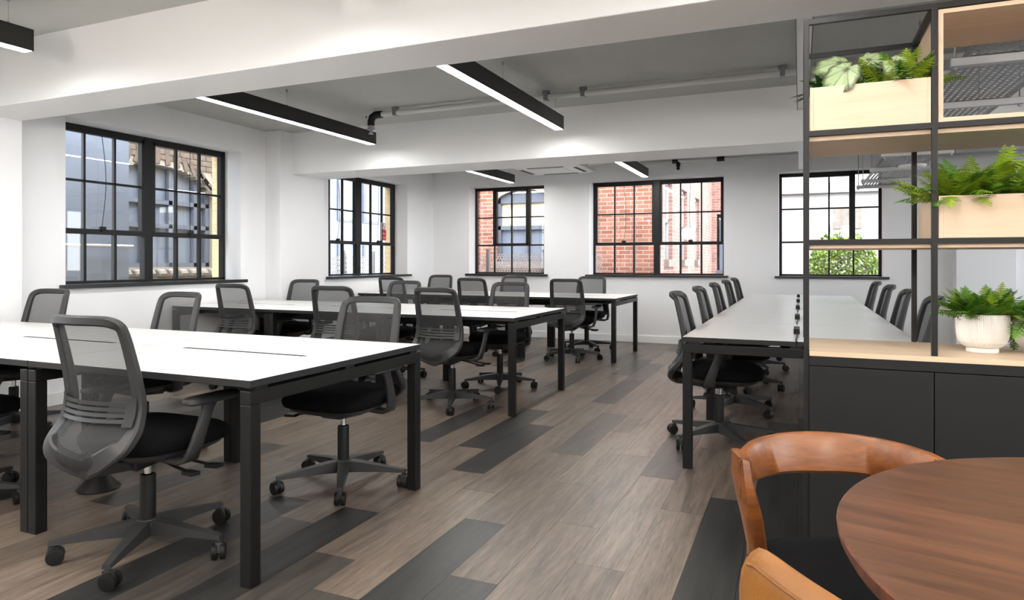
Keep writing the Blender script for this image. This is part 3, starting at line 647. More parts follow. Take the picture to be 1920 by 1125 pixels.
# ================================================================ SHELVING UNIT, CABINETS
YF, YK = 2.747, 3.202
t = thing('shelving_unit', 'tall dark steel shelving frame with plywood boxes standing over black cabinets', 'shelving', (0, YF, 0))
P2 = .0095
xs = (.022, .433, .845)
for x in xs:
    for y in (0, YK-YF): MB().box(x-P2, x+P2, y-P2, y+P2, 0 if x == xs[0] and y == 0 else .825, 2.06).build('upright', 'shelfsteel', t, bevel=.002)
for z in (2.05, 1.633, 1.228):
    for y in (0, YK-YF): MB().box(xs[0]-P2, xs[2]+P2, y-P2*.98, y+P2*.98, z-P2, z+P2).build('cross_bar', 'shelfsteel', t)
    for x in xs: MB().box(x-P2*.98, x+P2*.98, P2, YK-YF-P2, z-P2*.97, z+P2*.97).build('side_bar', 'shelfsteel', t)
MB().box(xs[0]+P2, xs[2]-P2, .012, YK-YF-.012, 1.607, 1.623).build('plywood_shelf', 'ply', t)
MB().box(xs[0]+P2, xs[2]-P2, .004, YK-YF-.004, 1.205, 1.2185).build('plywood_shelf', 'ply', t)
# open plywood box in the upper right bay
x0, x1, z0, z1, th = xs[1]+.012, xs[2]-.012, 1.644, 2.038, .015
MB().box(x0, x1, .0, YK-YF, z0, z0+th).build('box_base', 'ply', t); MB().box(x0, x1, 0, YK-YF, z1-th, z1).build('box_top', 'ply', t)
MB().box(x0, x0+th, 0, YK-YF, z0+th, z1-th).build('box_side', 'ply', t); MB().box(x1-th, x1, 0, YK-YF, z0+th, z1-th).build('box_side', 'ply', t)
# cabinets with worktop
def cabinet(x0, x1, label, dx=.0205, cx0=.0205):
    c = thing('storage_cabinet', label, 'cabinet', (x0, YF, 0))
    W = x1-x0
    MB().box(cx0, W, .002, YK-YF, 0, .785).build('carcass', 'cab', c)
    MB().box(dx, W-.0015, -.018, .0, .03, .768).build('cabinet_door', 'cab', c, bevel=.0015)
    MB().box(cx0, W, -.018, .0, .772, .806).build('top_rail', 'shelfsteel', c)
    return c
cabinet(.012, .430, 'black storage cabinet at the open end of the shelving unit'); cabinet(.430, .855, 'black storage cabinet under the white plant pot', .0015, 0)
MB().box(.0325, .855, YF-.016, YK, .806, .824).build('cabinet_worktop', 'ply', label='pale plywood worktop lying on the black cabinets', cat='worktop')
def planter(x0, x1, z, h, label):
    p = thing('planter_box', label, 'planter', ((x0+x1)/2, YF, z)); W = (x1-x0)/2; D = YK-YF-.03; t_ = .012
    MB().box(-W+t_, W-t_, -.010, .004, 0, h).build('front_panel', 'ply', p, bevel=.001)
    MB().box(-W+t_, W-t_, D-.012, D, 0, h).build('back_panel', 'ply', p)
    for s_ in (-1, 1): MB().box(min(s_*W, s_*(W-t_)), max(s_*W, s_*(W-t_)), -.010, D, 0, h).build('side_panel', 'plyedge' if False else 'ply', p, bevel=.001)
    MB().box(-W+t_, W-t_, .004, D-.012, .01, h-.03).build('soil', 'soil', p)
    return p
planter(.034, .421, 1.643, .160, 'pale plywood planter box holding silver-leaved begonia, in the upper left bay of the shelving')
planter(.445, .833, 1.238, .147, 'pale plywood planter box holding yellow-green ferns, below the open plywood box')
# ================================================================ PLANTS
def frond_mesh(L_, n, pw, droop, mat_, seed, lobes=3):
    rn = random.Random(seed); m = MB(); pts = []
    for i in range(n+1):
        t = i/n; pts.append(Vector((L_*(t-.12*droop*t*t), 0, L_*(.55*t-droop*t*t*.75))))
    m.tube(pts, [.0016*(1-.7*i/n) for i in range(n+1)], 4)
    for i in range(2, n+1):
        t = i/n; p = pts[i]; d = (pts[min(i+1, n)]-pts[i-1]).normalized(); ln = pw*math.sin(math.pi*min(1, .16+.86*t))**.8*(1 if t < .97 else .6)
        for s_ in (-1, 1):
            side = Vector((0, s_, 0)); up = d.cross(side)*s_
            dirv = (side+d*.38+Vector((0, 0, -.18+rn.uniform(-.15, .2)))).normalized(); w_ = L_/n*.56
            prev = None; vs = []; k = lobes*2
            for q in range(k+1):
                u = q/k; c = p+dirv*(ln*u)+Vector((0, 0, -.12*ln*u*u)); wd = w_*(1-.75*u)*(1 if q % 2 == 0 else .6)
                vs += [c+d*wd, c-d*wd]
            m.add(vs, [(2*q, 2*q+1, 2*q+3, 2*q+2) for q in range(k)])
    return m.mesh('frond', mat_)
FR = [frond_mesh(.20, 19, .044, .55, 'fern', 1), frond_mesh(.24, 21, .046, .95, 'fern', 2), frond_mesh(.19, 18, .045, .30, 'fern2', 3), frond_mesh(.22, 20, .042, .8, 'fern2', 4), frond_mesh(.19, 18, .045, .6, 'fern3', 5)]
def fern(name, label, loc, n, spread, size, pick, seed, tilt=(20, 75), avoid=None, cat='plant'):
    rn = random.Random(seed); t = thing(name, label, cat, loc)
    for k in range(n):
        a = rn.uniform(0, 2*math.pi); r = spread[0]*math.sqrt(rn.random()); f = link('frond', FR[rn.choice(pick)], t, loc=(r*math.cos(a)*1.0, r*math.sin(a)*spread[1], rn.uniform(-.01, .01)))
        s_ = size*rn.uniform(.65, 1.1); f.scale = (s_, s_, s_); el = R(rn.uniform(*tilt))
        f.rotation_euler = (rn.uniform(-.4, .4), R(28)-el, a+rn.uniform(-.7, .7))
    return t
def blade_plant(name, label, loc, n, L_, w_, mat_, seed, az=(0, 360), el=(20, 70), cat='plant'):
    rn = random.Random(seed); t = thing(name, label, cat, loc)
    for k in range(n):
        m = MB(); rows = []; a = R(rn.uniform(*az)); e = R(rn.uniform(*el)); ln = L_*rn.uniform(.7, 1.1)
        for i in range(9):
            u = i/8; c = Vector((ln*u*math.cos(e), 0, ln*(u*math.sin(e)-.35*u*u))); wd = w_*math.sin(math.pi*(.12+.88*u))**.7*(1 if i < 8 else .1)
            rows.append([c+Vector((0, -wd, .25*wd)), c+Vector((0, 0, -.1*wd)), c+Vector((0, wd, .25*wd))])
        m.loft(rows, closed=False); m.build('strap_leaf', mat_, t, rot=(0, 0, a), smooth=True)
    return t
# rex begonia: heart shaped leaf with pale centre and dark veins (pattern belongs to the leaf)
def begonia_mat():
    m, nt, N, L, P = nodes('begonia_leaf'); P.inputs['Roughness'].default_value = .5
    uv = N.new('ShaderNodeUVMap'); sp = N.new('ShaderNodeSeparateXYZ'); L.new(uv.outputs[0], sp.inputs[0])
    mul = N.new('ShaderNodeMath'); mul.operation = 'MULTIPLY'; mul.inputs[1].default_value = 2*math.pi*9; L.new(sp.outputs[0], mul.inputs[0])
    sn = N.new('ShaderNodeMath'); sn.operation = 'COSINE'; L.new(mul.outputs[0], sn.inputs[0])
    nz = N.new('ShaderNodeTexNoise'); nz.inputs['Scale'].default_value = 70; nz.inputs['Detail'].default_value = 4
    tc = N.new('ShaderNodeTexCoord'); L.new(tc.outputs['Object'], nz.inputs['Vector'])
    # radial ramp: dark heart, silver green band, dark rim
    ra = N.new('ShaderNodeMath'); ra.operation = 'MULTIPLY_ADD'; ra.inputs[1].default_value = .28; L.new(nz.outputs['Fac'], ra.inputs[0])
    rb = N.new('ShaderNodeMath'); rb.operation = 'SUBTRACT'; rb.inputs[1].default_value = .14; L.new(sp.outputs[1], rb.inputs[0]); L.new(rb.outputs[0], ra.inputs[2])
    cr = N.new('ShaderNodeValToRGB'); E = cr.color_ramp.elements
    E[0].position = .0; E[0].color = L4(srgb(70, 56, 50)); E[1].position = 1; E[1].color = L4(srgb(74, 70, 52))
    for p, c in ((.13, srgb(96, 96, 74)), (.26, srgb(146, 166, 122)), (.72, srgb(160, 178, 134)), (.86, srgb(108, 128, 82)), (.94, srgb(86, 84, 62))):
        e = E.new(p); e.color = L4(c)
    L.new(ra.outputs[0], cr.inputs[0])
    vn = N.new('ShaderNodeMapRange'); vn.inputs['From Min'].default_value = .90; vn.inputs['From Max'].default_value = 1.0; vn.inputs['To Max'].default_value = .75; L.new(sn.outputs[0], vn.inputs['Value'])
    mx = N.new('ShaderNodeMixRGB'); mx.inputs[2].default_value = L4(srgb(78, 66, 56)); L.new(vn.outputs[0], mx.inputs[0]); L.new(cr.outputs[0], mx.inputs[1])
    L.new(mx.outputs[0], P.inputs['Base Color']); return m
M['begonia'] = begonia_mat()
def begonia_leaf(size, seed):
    rn = random.Random(seed); n, rr = 45, 6; vs = [(0, 0, 0)]; fs = []; uvs = [(0, 0)]
    for k in range(n):
        t = 2*math.pi*k/n
        rad = size*(.62+.30*math.cos(t)+.10*math.cos(2*t))*(1+.05*math.sin(9*t+1)+rn.uniform(-.03, .03))
        if abs(t-math.pi) < .25: rad *= .45
        for q in range(1, rr+1):
            u = q/rr; x, y = rad*u*math.cos(t), rad*u*math.sin(t)
            vs.append((x, y, -.30*size*(u**2)*(.4+.3*math.cos(2*t))+.018*size*math.cos(9*t)*u)); uvs.append((k/n, u))
    I = lambda k, q: 1+(k % n)*rr+q-1
    for k in range(n):
        fs.append((0, I(k, 1), I(k+1, 1)))
        for q in range(1, rr): fs.append((I(k, q), I(k, q+1), I(k+1, q+1), I(k+1, q)))
    me = bpy.data.meshes.new('begonia_leaf'); me.from_pydata(vs, [], fs); ul = me.uv_layers.new(name='UVMap')
    for poly in me.polygons:
        ks = [uvs[me.loops[l].vertex_index] for l in poly.loop_indices]; wrap = max(k[0] for k in ks)-min(k[0] for k in ks) > .5
        for l, k in zip(poly.loop_indices, ks): ul.data[l].uv = (k[0]+1 if wrap and k[0] < .5 else k[0], k[1])
    me.materials.append(M['begonia']); smooth_mesh(me, 80); return me
t = thing('rex_begonia', 'silver-green begonia with large dark-veined leaves in the upper planter box', 'plant', (.20, 2.86, 1.78))
def aim(o, normal, tip):
    z = Vector(normal).normalized(); x = Vector(tip); x = (x-z*x.dot(z)).normalized(); y = z.cross(x)
    o.rotation_euler = Matrix((x, y, z)).transposed().to_euler()
for i, (px_, py_, pz_, sz, nrm, tip) in enumerate(((-.04, -.10, .088, .105, (-.25, -.85, .45), (-.55, -.1, -.75)), (-.055, -.02, .135, .10, (.0, -.7, .7), (-.9, -.2, .05)), (.03, -.05, .125, .085, (.1, -.75, .62), (.8, -.2, .3)),
                                              (.115, -.08, .10, .105, (.15, -.85, .5), (.55, -.1, -.7)), (.06, .08, .10, .08, (0, -.5, .85), (.2, .7, .4)), (-.10, .06, .10, .08, (0, -.5, .85), (-.6, .6, .3)))):
    lf = link('begonia_leaf', begonia_leaf(sz, i), t, loc=(px_, py_, pz_)); aim(lf, nrm, tip)
    b = Vector((px_*.4, .02, -.02)); MB().tube([b, (b+Vector((px_, py_, pz_)))/2+Vector((0, .02, .02)), (px_, py_, pz_)], .003, 6).build('leaf_stalk', 'strap', t)
blade_plant('strappy_plant', 'dark green strap-leaved plant at the open end of the upper planter box', (.085, 2.84, 1.79), 16, .15, .011, 'strap', 5, (130, 260), (5, 60))
fern('fern', 'bright green feathery fern beside the begonia in the upper planter box', (.335, 2.86, 1.785), 62, (.075, 1.2), .80, (0, 2, 2, 4), 11, (30, 88))
fern('fern', 'yellow-green fern trailing over the left end of the lower planter box', (.52, 2.87, 1.375), 62, (.08, 1.2), .90, (2, 3, 2, 0), 12, (5, 75))
fern('fern', 'tall yellow-green fern in the middle of the lower planter box', (.64, 2.88, 1.375), 62, (.08, 1.2), 1.0, (2, 0, 2, 3), 13, (25, 85))
blade_plant('strappy_plant', 'dark strap-leaved plant among the ferns of the lower planter box', (.70, 2.93, 1.36), 14, .20, .010, 'strap', 8, (0, 360), (35, 80))
fern('fern', 'green fern at the far end of the lower planter box', (.77, 2.88, 1.375), 50, (.05, 1.2), .85, (0, 4, 2), 14, (15, 75))
pt_ = thing('plant_pot', 'cream ribbed ceramic pot on the plywood worktop', 'plant pot', (.617, 2.955, .824))
m = MB(); nseg = 176; prof = [(.048, 0), (.051, .001), (.051, .014), (.049, .016), (.062, .023), (.074, .038), (.080, .058), (.0825, .085), (.083, .135), (.0835, .140)]
rings = []
for r_, z in prof:
    amp = .0012 if .03 < z < .136 else 0
    rings.append([((r_+amp*math.cos(math.pi*k))*math.cos(2*math.pi*k/nseg), (r_+amp*math.cos(math.pi*k))*math.sin(2*math.pi*k/nseg), z) for k in range(nseg)])
for r_, z in ((.080, .140), (.079, .12)): rings.append([(r_*math.cos(2*math.pi*k/nseg), r_*math.sin(2*math.pi*k/nseg), z) for k in range(nseg)])
m.loft(rings); m.build('ribbed_bowl', 'pot', pt_)
MB().lathe([(.078, .115), (.078, .125), (.02, .128)], 24).build('soil', 'soil', pt_)
fern('fern', 'bushy green fern growing in the cream ribbed pot', (.617, 2.955, .945), 130, (.062, 1), .68, (0, 2, 0, 4, 0), 21, (24, 88))
fern('fern', 'green fern hanging down at the right of the ribbed pot', (.755, 2.95, .955), 40, (.04, 1), .8, (0, 1, 2), 22, (-28, 50))
# the second pot, mostly out of frame, that the hanging fern grows in
pt2 = link('plant_pot', pt_.children[0].data, None, loc=(.80, 2.98, .824), label='second cream ribbed pot beside the first, under the hanging fern', cat='plant pot')
# ================================================================ ROUND TABLE AND LOUNGE CHAIRS
t = thing('round_table', 'round walnut table with layered plywood edge', 'table', (.635, 1.197, 0))
m = MB(); N_ = 96
m.mat(1).loft([[(r_*math.cos(2*math.pi*k/N_), r_*math.sin(2*math.pi*k/N_), z) for k in range(N_)] for r_, z in ((.560, .706), (.572, .709), (.579, .722), (.581, .736), (.579, .739))], caps=False)
m.add([(.560*math.cos(2*math.pi*k/N_), .560*math.sin(2*math.pi*k/N_), .706) for k in range(N_)], [list(range(N_))[::-1]])
m.mat(0).add([(.579*math.cos(2*math.pi*k/N_), .579*math.sin(2*math.pi*k/N_), .739) for k in range(N_)], [list(range(N_))])
o = m.build('tabletop', ['walnut', 'plywalnut'], t, smooth=30); o.rotation_euler = (0, 0, R(-14))
MB().lathe([(.03, .02), (.035, .06), (.035, .68), (.12, .70), (.12, .706)], 24).build('pedestal', 'frame', t, smooth=True)
MB().lathe([(.27, 0), (.27, .008), (.25, .016), (.04, .03)], 40).build('base_plate', 'frame', t, smooth=True)
def lounge_base(t, seat_mat):
    P = []
    for ins, z in ((.03, .415), (.0, .425), (0, .445), (.02, .462), (.06, .468)):
        P.append([((.225-ins)*math.copysign(abs(math.cos(a))**.7, math.cos(a)), (.215-ins)*math.copysign(abs(math.sin(a))**.7, math.sin(a)), z) for a in [2*math.pi*k/28 for k in range(28)]])
    MB().loft(P).build('seat', seat_mat, t, smooth=60)
ch = thing('bentwood_chair', 'orange-brown bentwood chair with curved wooden back rail beside the black cabinets', 'chair', (.12, 1.68, 0), R(200.4))
def rail_pt(u):   # u -1..1 round the back
    a = u*R(84); return Vector((.228*math.sin(a)/math.sin(R(84)), -.235+.185*(1-math.cos(a)), .712-.02*abs(u)**2))
sec_n = 40; rings = []
for i in range(sec_n+1):
    u = -1+2*i/sec_n; p = rail_pt(u); q = rail_pt(min(1, u+.02)); q0 = rail_pt(max(-1, u-.02)); tg = (q-q0).normalized(); nn = Vector((tg.y, -tg.x, 0)).normalized()
    h = interp([(0, .098), (.5, .092), (.8, .085), (1, .10)], abs(u)); th = .013; ln = .018*(1-abs(u))
    rings.append([p+nn*(a*th)+Vector((0, 0, z))+nn*(ln*(1 if z > -h/2 else -.4)) for a, z in ((-1, -.008), (-.5, 0), (.5, 0), (1, -.008), (1, -h+.008), (.5, -h), (-.5, -h), (-1, -h+.008))])
MB().loft(rings).build('back_rail', 'bent', ch, smooth=50)
for s_ in (-1, 1):
    e = rail_pt(s_); path = [(e.x*.995, e.y-.046, .692, .0128, .045), (e.x*.995, e.y-.036, .645, .0145, .055), (e.x*.965, e.y-.022, .60, .017, .050), (e.x*.90, e.y-.025, .545, .020, .034), (e.x*.83, e.y-.04, .47, .019, .027), (e.x*.80, e.y-.07, .25, .016, .022), (e.x*.86, e.y-.10, 0, .012, .015)]
    MB().loft([[(x+a*wx, y+b*wy, z) for a, b in ((-1, -.7), (-.6, -1), (.6, -1), (1, -.7), (1, .7), (.6, 1), (-.6, 1), (-1, .7))] for x, y, z, wx, wy in path]).build('rear_leg', 'bent', ch, smooth=50)
    MB().tube([(s_*.19, .17, .42), (s_*.20, .19, .2), (s_*.21, .205, 0)], [.02, .017, .012], 12).build('front_leg', 'bent', ch, smooth=True)
lounge_base(ch, 'fabric'); MB().box(-.20, .20, -.18, .18, .385, .42).build('seat_frame', 'bent', ch, bevel=.01)
ch = thing('leather_chair', 'tan leather-backed chair with stitched edge at the round table', 'chair', (.254, .895, 0), R(-44))
def leather_pt(u, z): return Vector((.225*u*(1-.10*max(0, (z-.66)/.16)), -.225+.03*u*u-.05*(z-.45)/.37, z))
rings = []
for i in range(25):
    u = -1+2*i/24; zt = .828-.040*max(0, (abs(u)-.75)/.25)**2; ring = []
    for (dy, z) in ((-.016, .47), (-.022, .55), (-.022, .70), (-.020, zt-.03), (-.012, zt-.008), (0, zt), (.012, zt-.008), (.020, zt-.03), (.022, .70), (.022, .55), (.016, .47)):
        p = leather_pt(u, z); ring.append((p.x, p.y+dy*(1-.55*abs(u)**10), p.z))
    rings.append(ring)
MB().loft(rings).build('leather_back', 'leather', ch, smooth=60)
sp_ = [leather_pt(u, .828-.040*max(0, (abs(u)-.75)/.25)**2-.018)+Vector((0, -.0165, 0)) for u in [-.84+1.68*i/24 for i in range(25)]]
MB().tube(sp_, .0022, 6).build('stitched_seam', 'stitch', ch, smooth=True)
lounge_base(ch, 'leather')
for sx in (-1, 1):
    for sy in (-1, 1): MB().tube([(sx*.17, sy*.15, .42), (sx*.20, sy*.19, 0)], [.017, .011], 12).build('leg', 'bent', ch, smooth=True)
# ================================================================ NO SMOKING SIGN on window 2
t = thing('no_smoking_sign', 'small white and red no smoking sign stuck to the window pane', 'sign', (XG+.012, 8.52, 1.475)); t.rotation_euler = (R(90), 0, R(90))
MB().box(-.065, .065, 0, .27, -.001, 0).build('sign_sheet', 'signwhite', t)
MB().box(-.06, .06, .005, .165, 0, .001).build('red_panel', 'signred', t)
ri = MB(); ri.loft([[(r_*math.cos(2*math.pi*k/32), .215+r_*math.sin(2*math.pi*k/32), .001) for k in range(32)] for r_ in (.036, .046)], caps=False); ri.hexa([(-.031, .243, .0005), (-.025, .249, .0005), (.031, .187, .0005), (.025, .181, .0005)], [(-.031, .243, .0015), (-.025, .249, .0015), (.031, .187, .0015), (.025, .181, .0015)])
ri.box(-.025, .018, .211, .219, .0004, .0012); ri.build('prohibition_ring', 'signred', t)
for s_, y, sz in (('No', .105, .045), ('smoking', .05, .030)):
    cu = bpy.data.curves.new('sign_text', 'FONT'); cu.body = s_; cu.size = sz; cu.align_x = 'CENTER'; cu.materials.append(M['signwhite']); o = bpy.data.objects.new('sign_text', cu); me = bpy.data.meshes.new_from_object(o); bpy.data.objects.remove(o); link('sign_text', me, t, loc=(0, y-.012, .0018))
# ================================================================ OUTSIDE
MB().box(-40, 40, -20, 60, -.6, -.5).build('ground', 'ground', kind='structure')
# outer leaf of own walls in yellow stock brick (shows at the window reveals)
mb = MB(); wall_boxes(mb, 'y', YB, 9.99, -5.93, -5.82, -.5, 3.0, [(a, b, z0-.02, z1) for a, b, z0, z1 in W12]); ol = mb.build('wall_left_outer', 'byel', kind='structure')
mb = MB(); wall_boxes(mb, 'x', -5.93, XR+.3, 9.88, 9.99, -.5, 3.0, [(a, b, z0-.02, z1) for a, b, z0, z1 in W345]); mb.build('wall_back_outer', 'bred', kind='structure')
qm = MB().box(-.10, .0, -.006, .0, 0, .066).mesh('brick', 'byel')
for (ye) in (5.47, 8.80):
    for k in range(18):
        link('brick', qm, ol, loc=(-5.825, ye, ZS-.01+k*.0765))
# sooty brick house across the yard, with an arched grey window
XB = -8.0
hs = thing('brick_house', 'sooty brown brick house across the yard with an arched grey window', 'building', (XB, 6.6, -.5))
AY, AW, ASP = 6.45, .98, 2.05     # arch centre, half width, springing height
def arch_z(y): 
    d = abs(y-AY)/AW
    return -1 if d >= 1 else ASP+.42*math.sqrt(1-d*d)
mb = MB()
ys = [3.0]+[AY-AW+2*AW*k/24 for k in range(25)]+[9.1]
for a, b in zip(ys, ys[1:]):
    mid = (a+b)/2; z = arch_z(mid)
    if z < 0: mb.box(-.3, 0, a-6.6, b-6.6, 0, 6)
    else: mb.box(-.3, 0, a-6.6, b-6.6, z+.5, 6); mb.box(-.3, 0, a-6.6, b-6.6, 0, 1.08+.5)
mb.build('house_wall', 'mortar', hs)
bm_ = MB().box(0, .018, 0, .215, 0, .066).mesh('brick', 'bdark'); bh = MB().box(0, .018, 0, .10, 0, .066).mesh('brick', 'bdark')
cnt = 0
for r_ in range(28):
    z = 1.02+r_*.0765; y = 4.9+(.112 if r_ % 2 else 0)
    while y < 8.6 and cnt < 300:
        inside = any(1.0 < z+.03 < arch_z(yy)+.10 for yy in (y, y+.1, y+.215)) 
        if not inside and not (z < 1.16): link('brick', bm_, hs, loc=(0, y-6.6, z+.5)); cnt += 1
        y += .2245
for k in range(19):       # voussoirs of the arch
    a = math.pi*(k+.5)/19; yy = AY-AW*1.02*math.cos(a); zz = ASP+.44*math.sin(a)
    v = link('arch_brick', MB().box(0, .022, -.035, .035, 0, .20).mesh('arch_brick', 'bdark'), hs, loc=(0, yy-6.6, zz+.5), rot=(-(math.pi/2-a)*.75, 0, 0))
fm = MB()
for yy in (-.95, -.55, -.12, .30, .72, .93): fm.box(-.16, -.10, AY-6.6+yy-.03, AY-6.6+yy+.03, 1.55, 3.1)
for zz in (1.58, 2.12, 2.45): fm.box(-.16, -.10, AY-6.6-.96, AY-6.6+.96, zz, zz+.06)
fm.build('grey_window_frame', 'greyframe', hs); MB().box(-.20, -.18, AY-6.6-.97, AY-6.6+.97, 1.55, 3.1).build('window_pane', 'paleglass', hs)
for k in range(16):
    link('coping_brick', MB().lathe([(.05, 0), (.062, .01), (.062, .105), (.05, .115)], 10).mesh('coping_brick', 'stone'), hs, loc=(.16, 5.05-6.6+k*.17, .98+.5+.02), rot=(R(90), 0, 0)).scale = (1.6, 1, 1)
MB().box(0, .22, 4.6-6.6, 8.2-6.6, .70+.5, .95+.5).build('parapet', 'bgrey', hs)
t = thing('yard_screen', 'smooth blue-grey sheet screen with a steel handrail outside the wide left window', 'screen', (-7.05, 4.9, -.5))
MB().box(-.03, 0, -1.6, .42, 0, 3.9).build('sheet', 'bluepanel', t); MB().tube([(.09, -1.6, 1.83), (.09, .40, 1.83)], .018, 10).build('handrail', 'galvlight', t)
t = thing('grey_office_block', 'pale blue-grey office block far beyond the left wall', 'building', (-16, 18, -.5))
MB().box(-.5, 0, -8, 8, 0, 9).build('facade', 'bluepanel', t)
for k in range(9):
    for j in range(3): q = MB().box(0, .04, -7+k*1.6, -5.9+k*1.6, .6+j*2.6, 2.4+j*2.6).build('window_frame', 'greyframe', t); MB().box(.03, .05, -6.9+k*1.6, -6.0+k*1.6, .7+j*2.6, 2.3+j*2.6).build('window_pane', 'paleglass', q)
# perforated balustrades
def perf_panel(w_, h):
    m = MB(); p = .052; rr = .019
    nx, nz = int(w_/p), int(h/(p*.866)); 
    for i in range(nx):
        for j in range(nz):
            cx_, cz_ = (i+.5+(.5 if j % 2 else 0))*p, (j+.5)*p*.866
            O = [(cx_+p*.577*math.sin(math.pi*k/3), cz_+p*.577*math.cos(math.pi*k/3)) for k in range(6)]; I_ = [(cx_+rr*math.sin(math.pi*k/3), cz_+rr*math.cos(math.pi*k/3)) for k in range(6)]
            m.add([(a, 0, b) for a, b in O+I_], [(k, (k+1) % 6, 6+(k+1) % 6, 6+k) for k in range(6)])
    return m
def balustrade(label, p0, p1, z0, z1, n):
    d = Vector((p1[0]-p0[0], p1[1]-p0[1], 0)); t = thing('balustrade', label, 'balustrade', (p0[0], p0[1], -.5), math.atan2(d.y, d.x)); W = d.length/n
    me = perf_panel(W-.12, z1-z0).mesh('perforated_panel', 'perf')
    for k in range(n):
        link('perforated_panel', me, t, loc=(k*W+.06, 0, z0+.5))
        MB().box(k*W-.025, k*W+.025, -.03, .03, 0, z1+.08+.5).box(k*W-.06, k*W+.06, -.035, -.03, (z0+z1)/2+.46, (z0+z1)/2+.54).build('post', 'post', t)
balustrade('white perforated balustrade with grey posts outside the back windows', (-7.2, 10.75), (-2.95, 10.75), .35, 1.30, 4)
balustrade('white perforated balustrade with grey posts outside the left wall', (-7.3, 8.75), (-7.3, 13.0), .35, 1.27, 5)
# red brick building behind the back wall
rb_ = thing('red_brick_building', 'red brick building with an arched sash window behind the back wall', 'building', (-5, 12.5, -.5))
WX0, WX1, WZ0, WZ1 = -5.72+5, -4.45+5, 1.15+.5, 2.55+.5
mb = MB(); wall_boxes(mb, 'x', -1.5, 2.55, 0, .3, 0, 8, [(WX0, WX1, WZ0, WZ1+.05)]); mb.build('brick_wall', 'bred', rb_)
cx_ = (WX0+WX1)/2; am = MB(); 
for k in range(15):
    a = math.pi*k/15; b = math.pi*(k+1)/15
    f = lambda th_: (cx_-.66*math.cos(th_), WZ1-.22+.28*math.sin(th_))
    (xa, za), (xb, zb) = f(a), f(b); am.hexa([(xa, -.01, za), (xb, -.01, zb), (xb, .2, zb), (xa, .2, za)], [(xa, -.01, WZ1+.06), (xb, -.01, WZ1+.06), (xb, .2, WZ1+.06), (xa, .2, WZ1+.06)])
am.build('stone_arch', 'stone', rb_)
f = MB(); e = .07
f.box(WX0, WX0+e, .08, .16, WZ0, WZ1).box(WX1-e, WX1, .08, .16, WZ0, WZ1).box(WX0, WX1, .08, .16, WZ0, WZ0+e).box(WX0, WX1, .08, .16, (WZ0+WZ1)/2-.04, (WZ0+WZ1)/2+.04).box(cx_-.02, cx_+.02, .09, .14, WZ0, WZ1).box(WX0, WX1, .08, .16, WZ1-.2, WZ1)
f.build('sash_window_frame', 'greyframe', rb_); MB().box(WX0, WX1, .15, .16, (WZ0+WZ1)/2, WZ1).build('blind', 'blind', rb_); MB().box(WX0, WX1, .155, .165, WZ0, (WZ0+WZ1)/2).build('window_pane', 'paleglass', rb_)
MB().box(WX0-.08, WX1+.08, -.08, .1, WZ0-.12, WZ0).build('window_ledge', 'stone', rb_)
# receding side wing with tall windows on stone ledges
wg = thing('brick_wing', 'pale red brick wing with tall narrow windows running away from the back wall', 'building', (-2.45, 12.5, -.5))
ops = [(.9, 1.7, 1.7, 3.3), (2.9, 3.7, 1.7, 3.3), (5.0, 5.8, 1.7, 3.3)]
mb = MB(); wall_boxes(mb, 'y', .3, 8.5, -.3, 0, 0, 8, ops); mb.build('brick_wall', 'bpale', wg)
for a, b, z0, z1 in ops:
    q = MB().box(-.14, -.08, a, a+.06, z0, z1).box(-.14, -.08, b-.06, b, z0, z1).box(-.14, -.08, a, b, z1-.06, z1).box(-.14, -.08, a, b, (z0+z1)/2-.03, (z0+z1)/2+.03).build('window_frame', 'perf', wg)
    MB().box(-.13, -.12, a, b, z0, z1).build('window_pane', 'paleglass', q); MB().box(-.1, .09, a-.1, b+.1, z0-.14, z0).build('window_ledge', 'stone', q)
fb = thing('far_house', 'pale rendered house with an arched window at the end of the brick wing', 'building', (-1.9, 21.2, -.5))
mb = MB(); wall_boxes(mb, 'x', -2, 1.6, 0, .3, 0, 9, [(-.35, .45, 1.4, 3.0)]); mb.build('rendered_wall', 'bpale', fb)
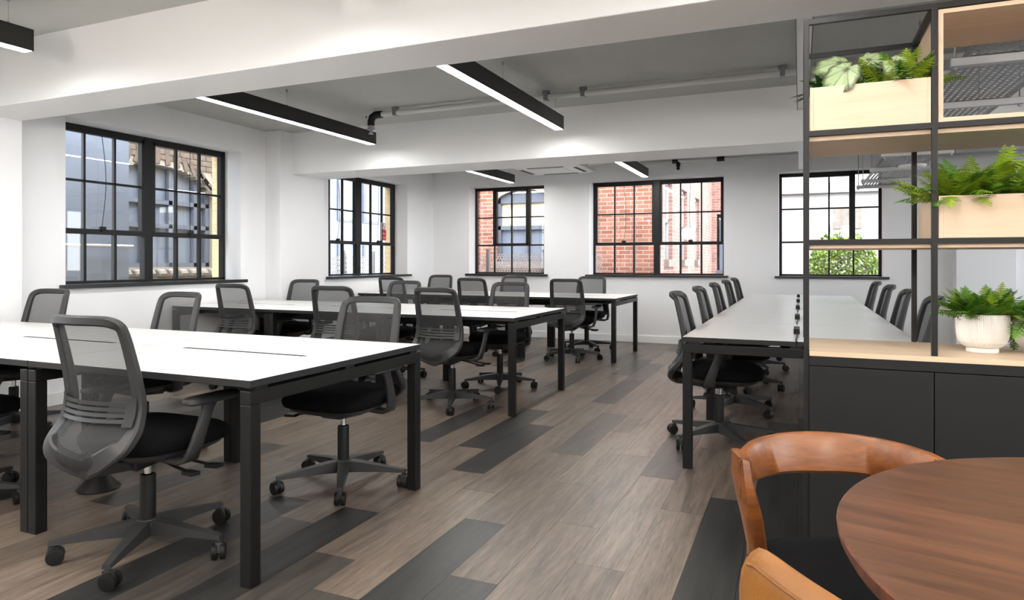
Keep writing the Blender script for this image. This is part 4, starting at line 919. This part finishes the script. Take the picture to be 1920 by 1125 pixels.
MB().box(-.35, .45, .12, .14, 1.4, 3.0).build('window_pane', 'paleglass', fb); MB().box(-.42, -.34, .0, .12, 1.4, 3.05).box(.44, .52, 0, .12, 1.4, 3.05).box(-.42, .52, 0, .12, 3.0, 3.1).box(-.45, .55, -.05, .1, 1.3, 1.4).build('window_surround', 'greyframe', fb)
wh = thing('white_house', 'white rendered house with a railed balcony behind the window by the shelving', 'building', (0, 13.4, -.5))
MB().box(-1.15, 6, 0, .3, 0, 3.0).build('rendered_wall', 'render', wh); MB().box(-1.15, 6, 1.6, 1.9, 3.0, 8).build('upper_wall', 'render', wh); MB().box(-1.2, 6, -.1, 1.7, 2.9, 3.02).build('balcony_slab', 'render', wh)
for k in range(34): MB().box(-1.1+k*.14-.014, -1.1+k*.14+.014, -.06, -.03, 3.02, 3.62).build('baluster', 'perf', wh)
MB().box(-1.15, 4.0, -.075, -.015, 3.62, 3.68).build('top_rail', 'perf', wh)
MB().tube([(-.42, -.06, 0), (-.42, -.06, 2.9)], .05, 12).build('drainpipe', 'perf', wh)
MB().box(.55, 1.0, -.02, .02, 2.25, 2.62).build('wall_lamp', 'stone', wh)
# leafy bush
rn = random.Random(3); m = MB()
for k in range(5200):
    a = rn.uniform(0, 2*math.pi); q = rn.random()**.5; u = rn.uniform(-1, 1)
    r_ = .92+.08*math.sin(5*a)+rn.uniform(-.12, .08); s3 = math.sqrt(1-u*u)
    c = Vector((.60+.50*r_*s3*math.cos(a), 11.45+.40*r_*s3*math.sin(a), .98+.62*r_*u))
    if c.z < .2: continue
    d = Vector((rn.uniform(-1, 1), rn.uniform(-1, 1), rn.uniform(-1, 1))).normalized(); e = d.cross(Vector((rn.uniform(-1, 1), rn.uniform(-1, 1), rn.uniform(-1, 1)))).normalized(); s_ = rn.uniform(.022, .04)
    m.add([c-d*s_, c+e*s_*.6, c+d*s_, c-e*s_*.6], [(0, 1, 2, 3)])
bush = thing('leafy_bush', 'yellow-green leafy bush outside the window by the shelving', 'bush', (.6, 11.45, -.5))
m.v = [(x-.6, y-11.45, z+.5) for x, y, z in m.v]
m.build('foliage', 'ivy', bush, kind='stuff')
MB().tube([(0, 0, 0), (.02, .02, .9), (.05, 0, 1.4)], [.05, .04, .02], 8).build('stem', 'soil', bush)
